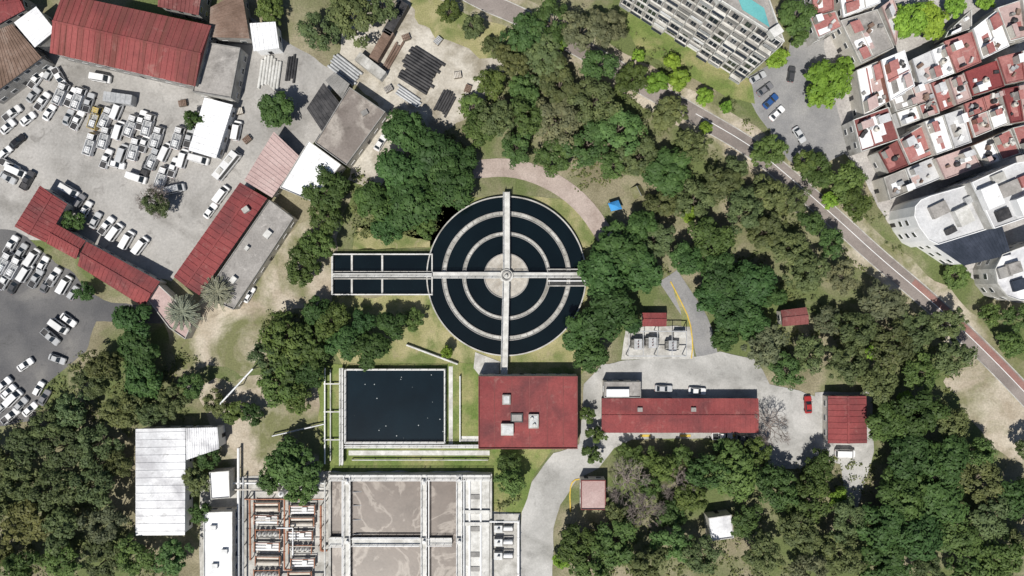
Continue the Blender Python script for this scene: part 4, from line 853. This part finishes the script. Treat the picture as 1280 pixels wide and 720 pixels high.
for ln in TR.replace('\n','').split(';'):
    x,y,r,t=[int(q) for q in ln.split()]; rg=random.Random(x*7919+y*31+t)
    small=r<17 and t in(0,1,2); pool=V['s'] if small else V[t]; R0=3.6 if small else {0:6,1:6,2:6,3:4,4:5.4,5:3.6}[t]
    cm,tm=rg.choice(pool); sc_=r*S*((.90 if x>850 else .95) if t==1 else 1.0)/R0; hz=7 if t<3 else 4
    p=P(x,y,hz*min(1.2,sc_)); 
    o=empty({4:'bare_tree',5:'palm_tree',1:'eucalyptus_tree'}.get(t,'broadleaf_tree'),(p[0],p[1],topz(*p)),rg.uniform(0,6.28))
    o.scale=(sc_*rg.uniform(.92,1.1),sc_*rg.uniform(.92,1.1),(.45+.55*sc_)*rg.uniform(.85,1.15))
    k=bpy.data.objects.new('trunk',tm); COL.objects.link(k); k.parent=o
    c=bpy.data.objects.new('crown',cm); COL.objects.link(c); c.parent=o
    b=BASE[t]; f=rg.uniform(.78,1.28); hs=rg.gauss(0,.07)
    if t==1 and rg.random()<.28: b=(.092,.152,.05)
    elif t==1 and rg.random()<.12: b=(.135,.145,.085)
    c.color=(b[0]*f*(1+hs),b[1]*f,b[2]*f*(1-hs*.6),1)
    o['category']='tree'; o['group']='trees around the plant'
    size='small' if r<18 else 'medium-sized' if r<27 else 'large'
    AUTO.append((o,f'{size} {WORD[t]} '+('palm' if t==5 else 'tree'),x,y))
# undergrowth
rng=np.random.default_rng(3)
FP=[[(570,130),(640,0),(780,30),(900,160),(985,230),(1100,335),(1220,440),(1300,530),(1300,740),(700,740),(700,655),(960,590),(1030,570),(1090,560),(1090,480),(900,440),(830,350),(760,250),(610,195)],[(100,440),(200,430),(310,475),(280,530),(170,530),(165,675),(250,740),(-30,740),(-30,545)],[(440,210),(600,150),(590,205),(545,290),(440,300)],[(330,390),(400,395),(400,455),(330,480)],[(790,40),(880,90),(940,140),(1000,210),(880,140)],[(1000,190),(1080,200),(1110,280),(1200,340),(1285,400),(1285,470),(1100,310)],[(620,565),(680,565),(655,620),(620,638)],[(762,570),(960,575),(960,600),(770,660)]]
C=[];N=[];Sz=[];Sh=[]; FW=[[P(*q) for q in f] for f in FP]
BAN=[[P(*q) for q in DRIVE],[P(*q) for q in LOT],[P(*q) for q in SLOPE],ccw(strip(DR,8)),strip(smooth([(590,212),(640,208),(690,225),(730,255),(760,300)],2),5.2),strip([(835,345),(855,375),(875,405),(885,450)],6.5),[P(*q) for q in ((780,405),(866,405),(870,450),(774,452))]]+BLD
nt_=0; tries=0
while nt_<3600 and tries<60000:
    tries+=1; f=FW[rng.choice(len(FW),p=[.58,.2,.06,.03,.03,.03,.03,.04])]; xs=[q[0] for q in f]; ys=[q[1] for q in f]
    x=rng.uniform(min(xs),max(xs)); y=rng.uniform(min(ys),max(ys))
    if not inpoly(x,y,f) or any(inpoly(x,y,b) for b in BAN): continue
    if math.sin(x*.21+math.sin(y*.17)*2)+math.sin(y*.19+x*.05)<-.2: continue
    nt_+=1; m=rng.integers(5,15); hh=rng.uniform(.2,1.0); rr=rng.uniform(.3,1.0)
    C.append(np.array([x,y,.1])+np.stack([rng.normal(0,rr*.6,m),rng.normal(0,rr*.6,m),rng.uniform(0,hh,m)],1)); N.append(rng.normal(size=(m,3))*.4+np.array([0,0,1.2])); Sz.append(rng.uniform(.15,.38,m)); Sh.append(np.clip(rng.uniform(.2,.75)+rng.normal(0,.12,m),0,1))
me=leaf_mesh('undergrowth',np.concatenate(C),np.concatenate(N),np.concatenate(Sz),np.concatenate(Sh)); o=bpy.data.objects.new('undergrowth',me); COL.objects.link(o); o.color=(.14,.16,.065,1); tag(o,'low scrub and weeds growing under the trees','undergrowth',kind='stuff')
finish_auto()
# ------------------------------------------------------------------ light and camera
el=math.radians(59); az=Vector((.42,.91)).normalized()
d=Vector((az.x*math.cos(el),az.y*math.cos(el),-math.sin(el)))
L=bpy.data.lights.new('sun','SUN'); L.energy=4.9; L.angle=math.radians(.5); L.color=(1,.96,.89); lo=bpy.data.objects.new('sun',L); COL.objects.link(lo); lo.rotation_euler=d.to_track_quat('-Z','Y').to_euler(); lo.location=(-60,-120,200)
wd=bpy.data.worlds.new('World'); sc.world=wd; wd.use_nodes=True; nt=wd.node_tree; sk=nt.nodes.new('ShaderNodeTexSky'); sk.sky_type='NISHITA'; sk.sun_disc=False; sk.sun_elevation=el; sk.sun_rotation=math.atan2(-az.x,-az.y)
nt.links.new(sk.outputs[0],nt.nodes['Background'].inputs[0]); nt.nodes['Background'].inputs[1].default_value=.062
cam=bpy.data.cameras.new('camera'); cam.sensor_width=36; cam.lens=36*H/(1280*S); cam.clip_end=3000; co=bpy.data.objects.new('camera',cam); COL.objects.link(co); co.location=(0,0,H); sc.camera=co
sc.view_settings.view_transform='Standard'; sc.view_settings.look='None'; sc.view_settings.exposure=0
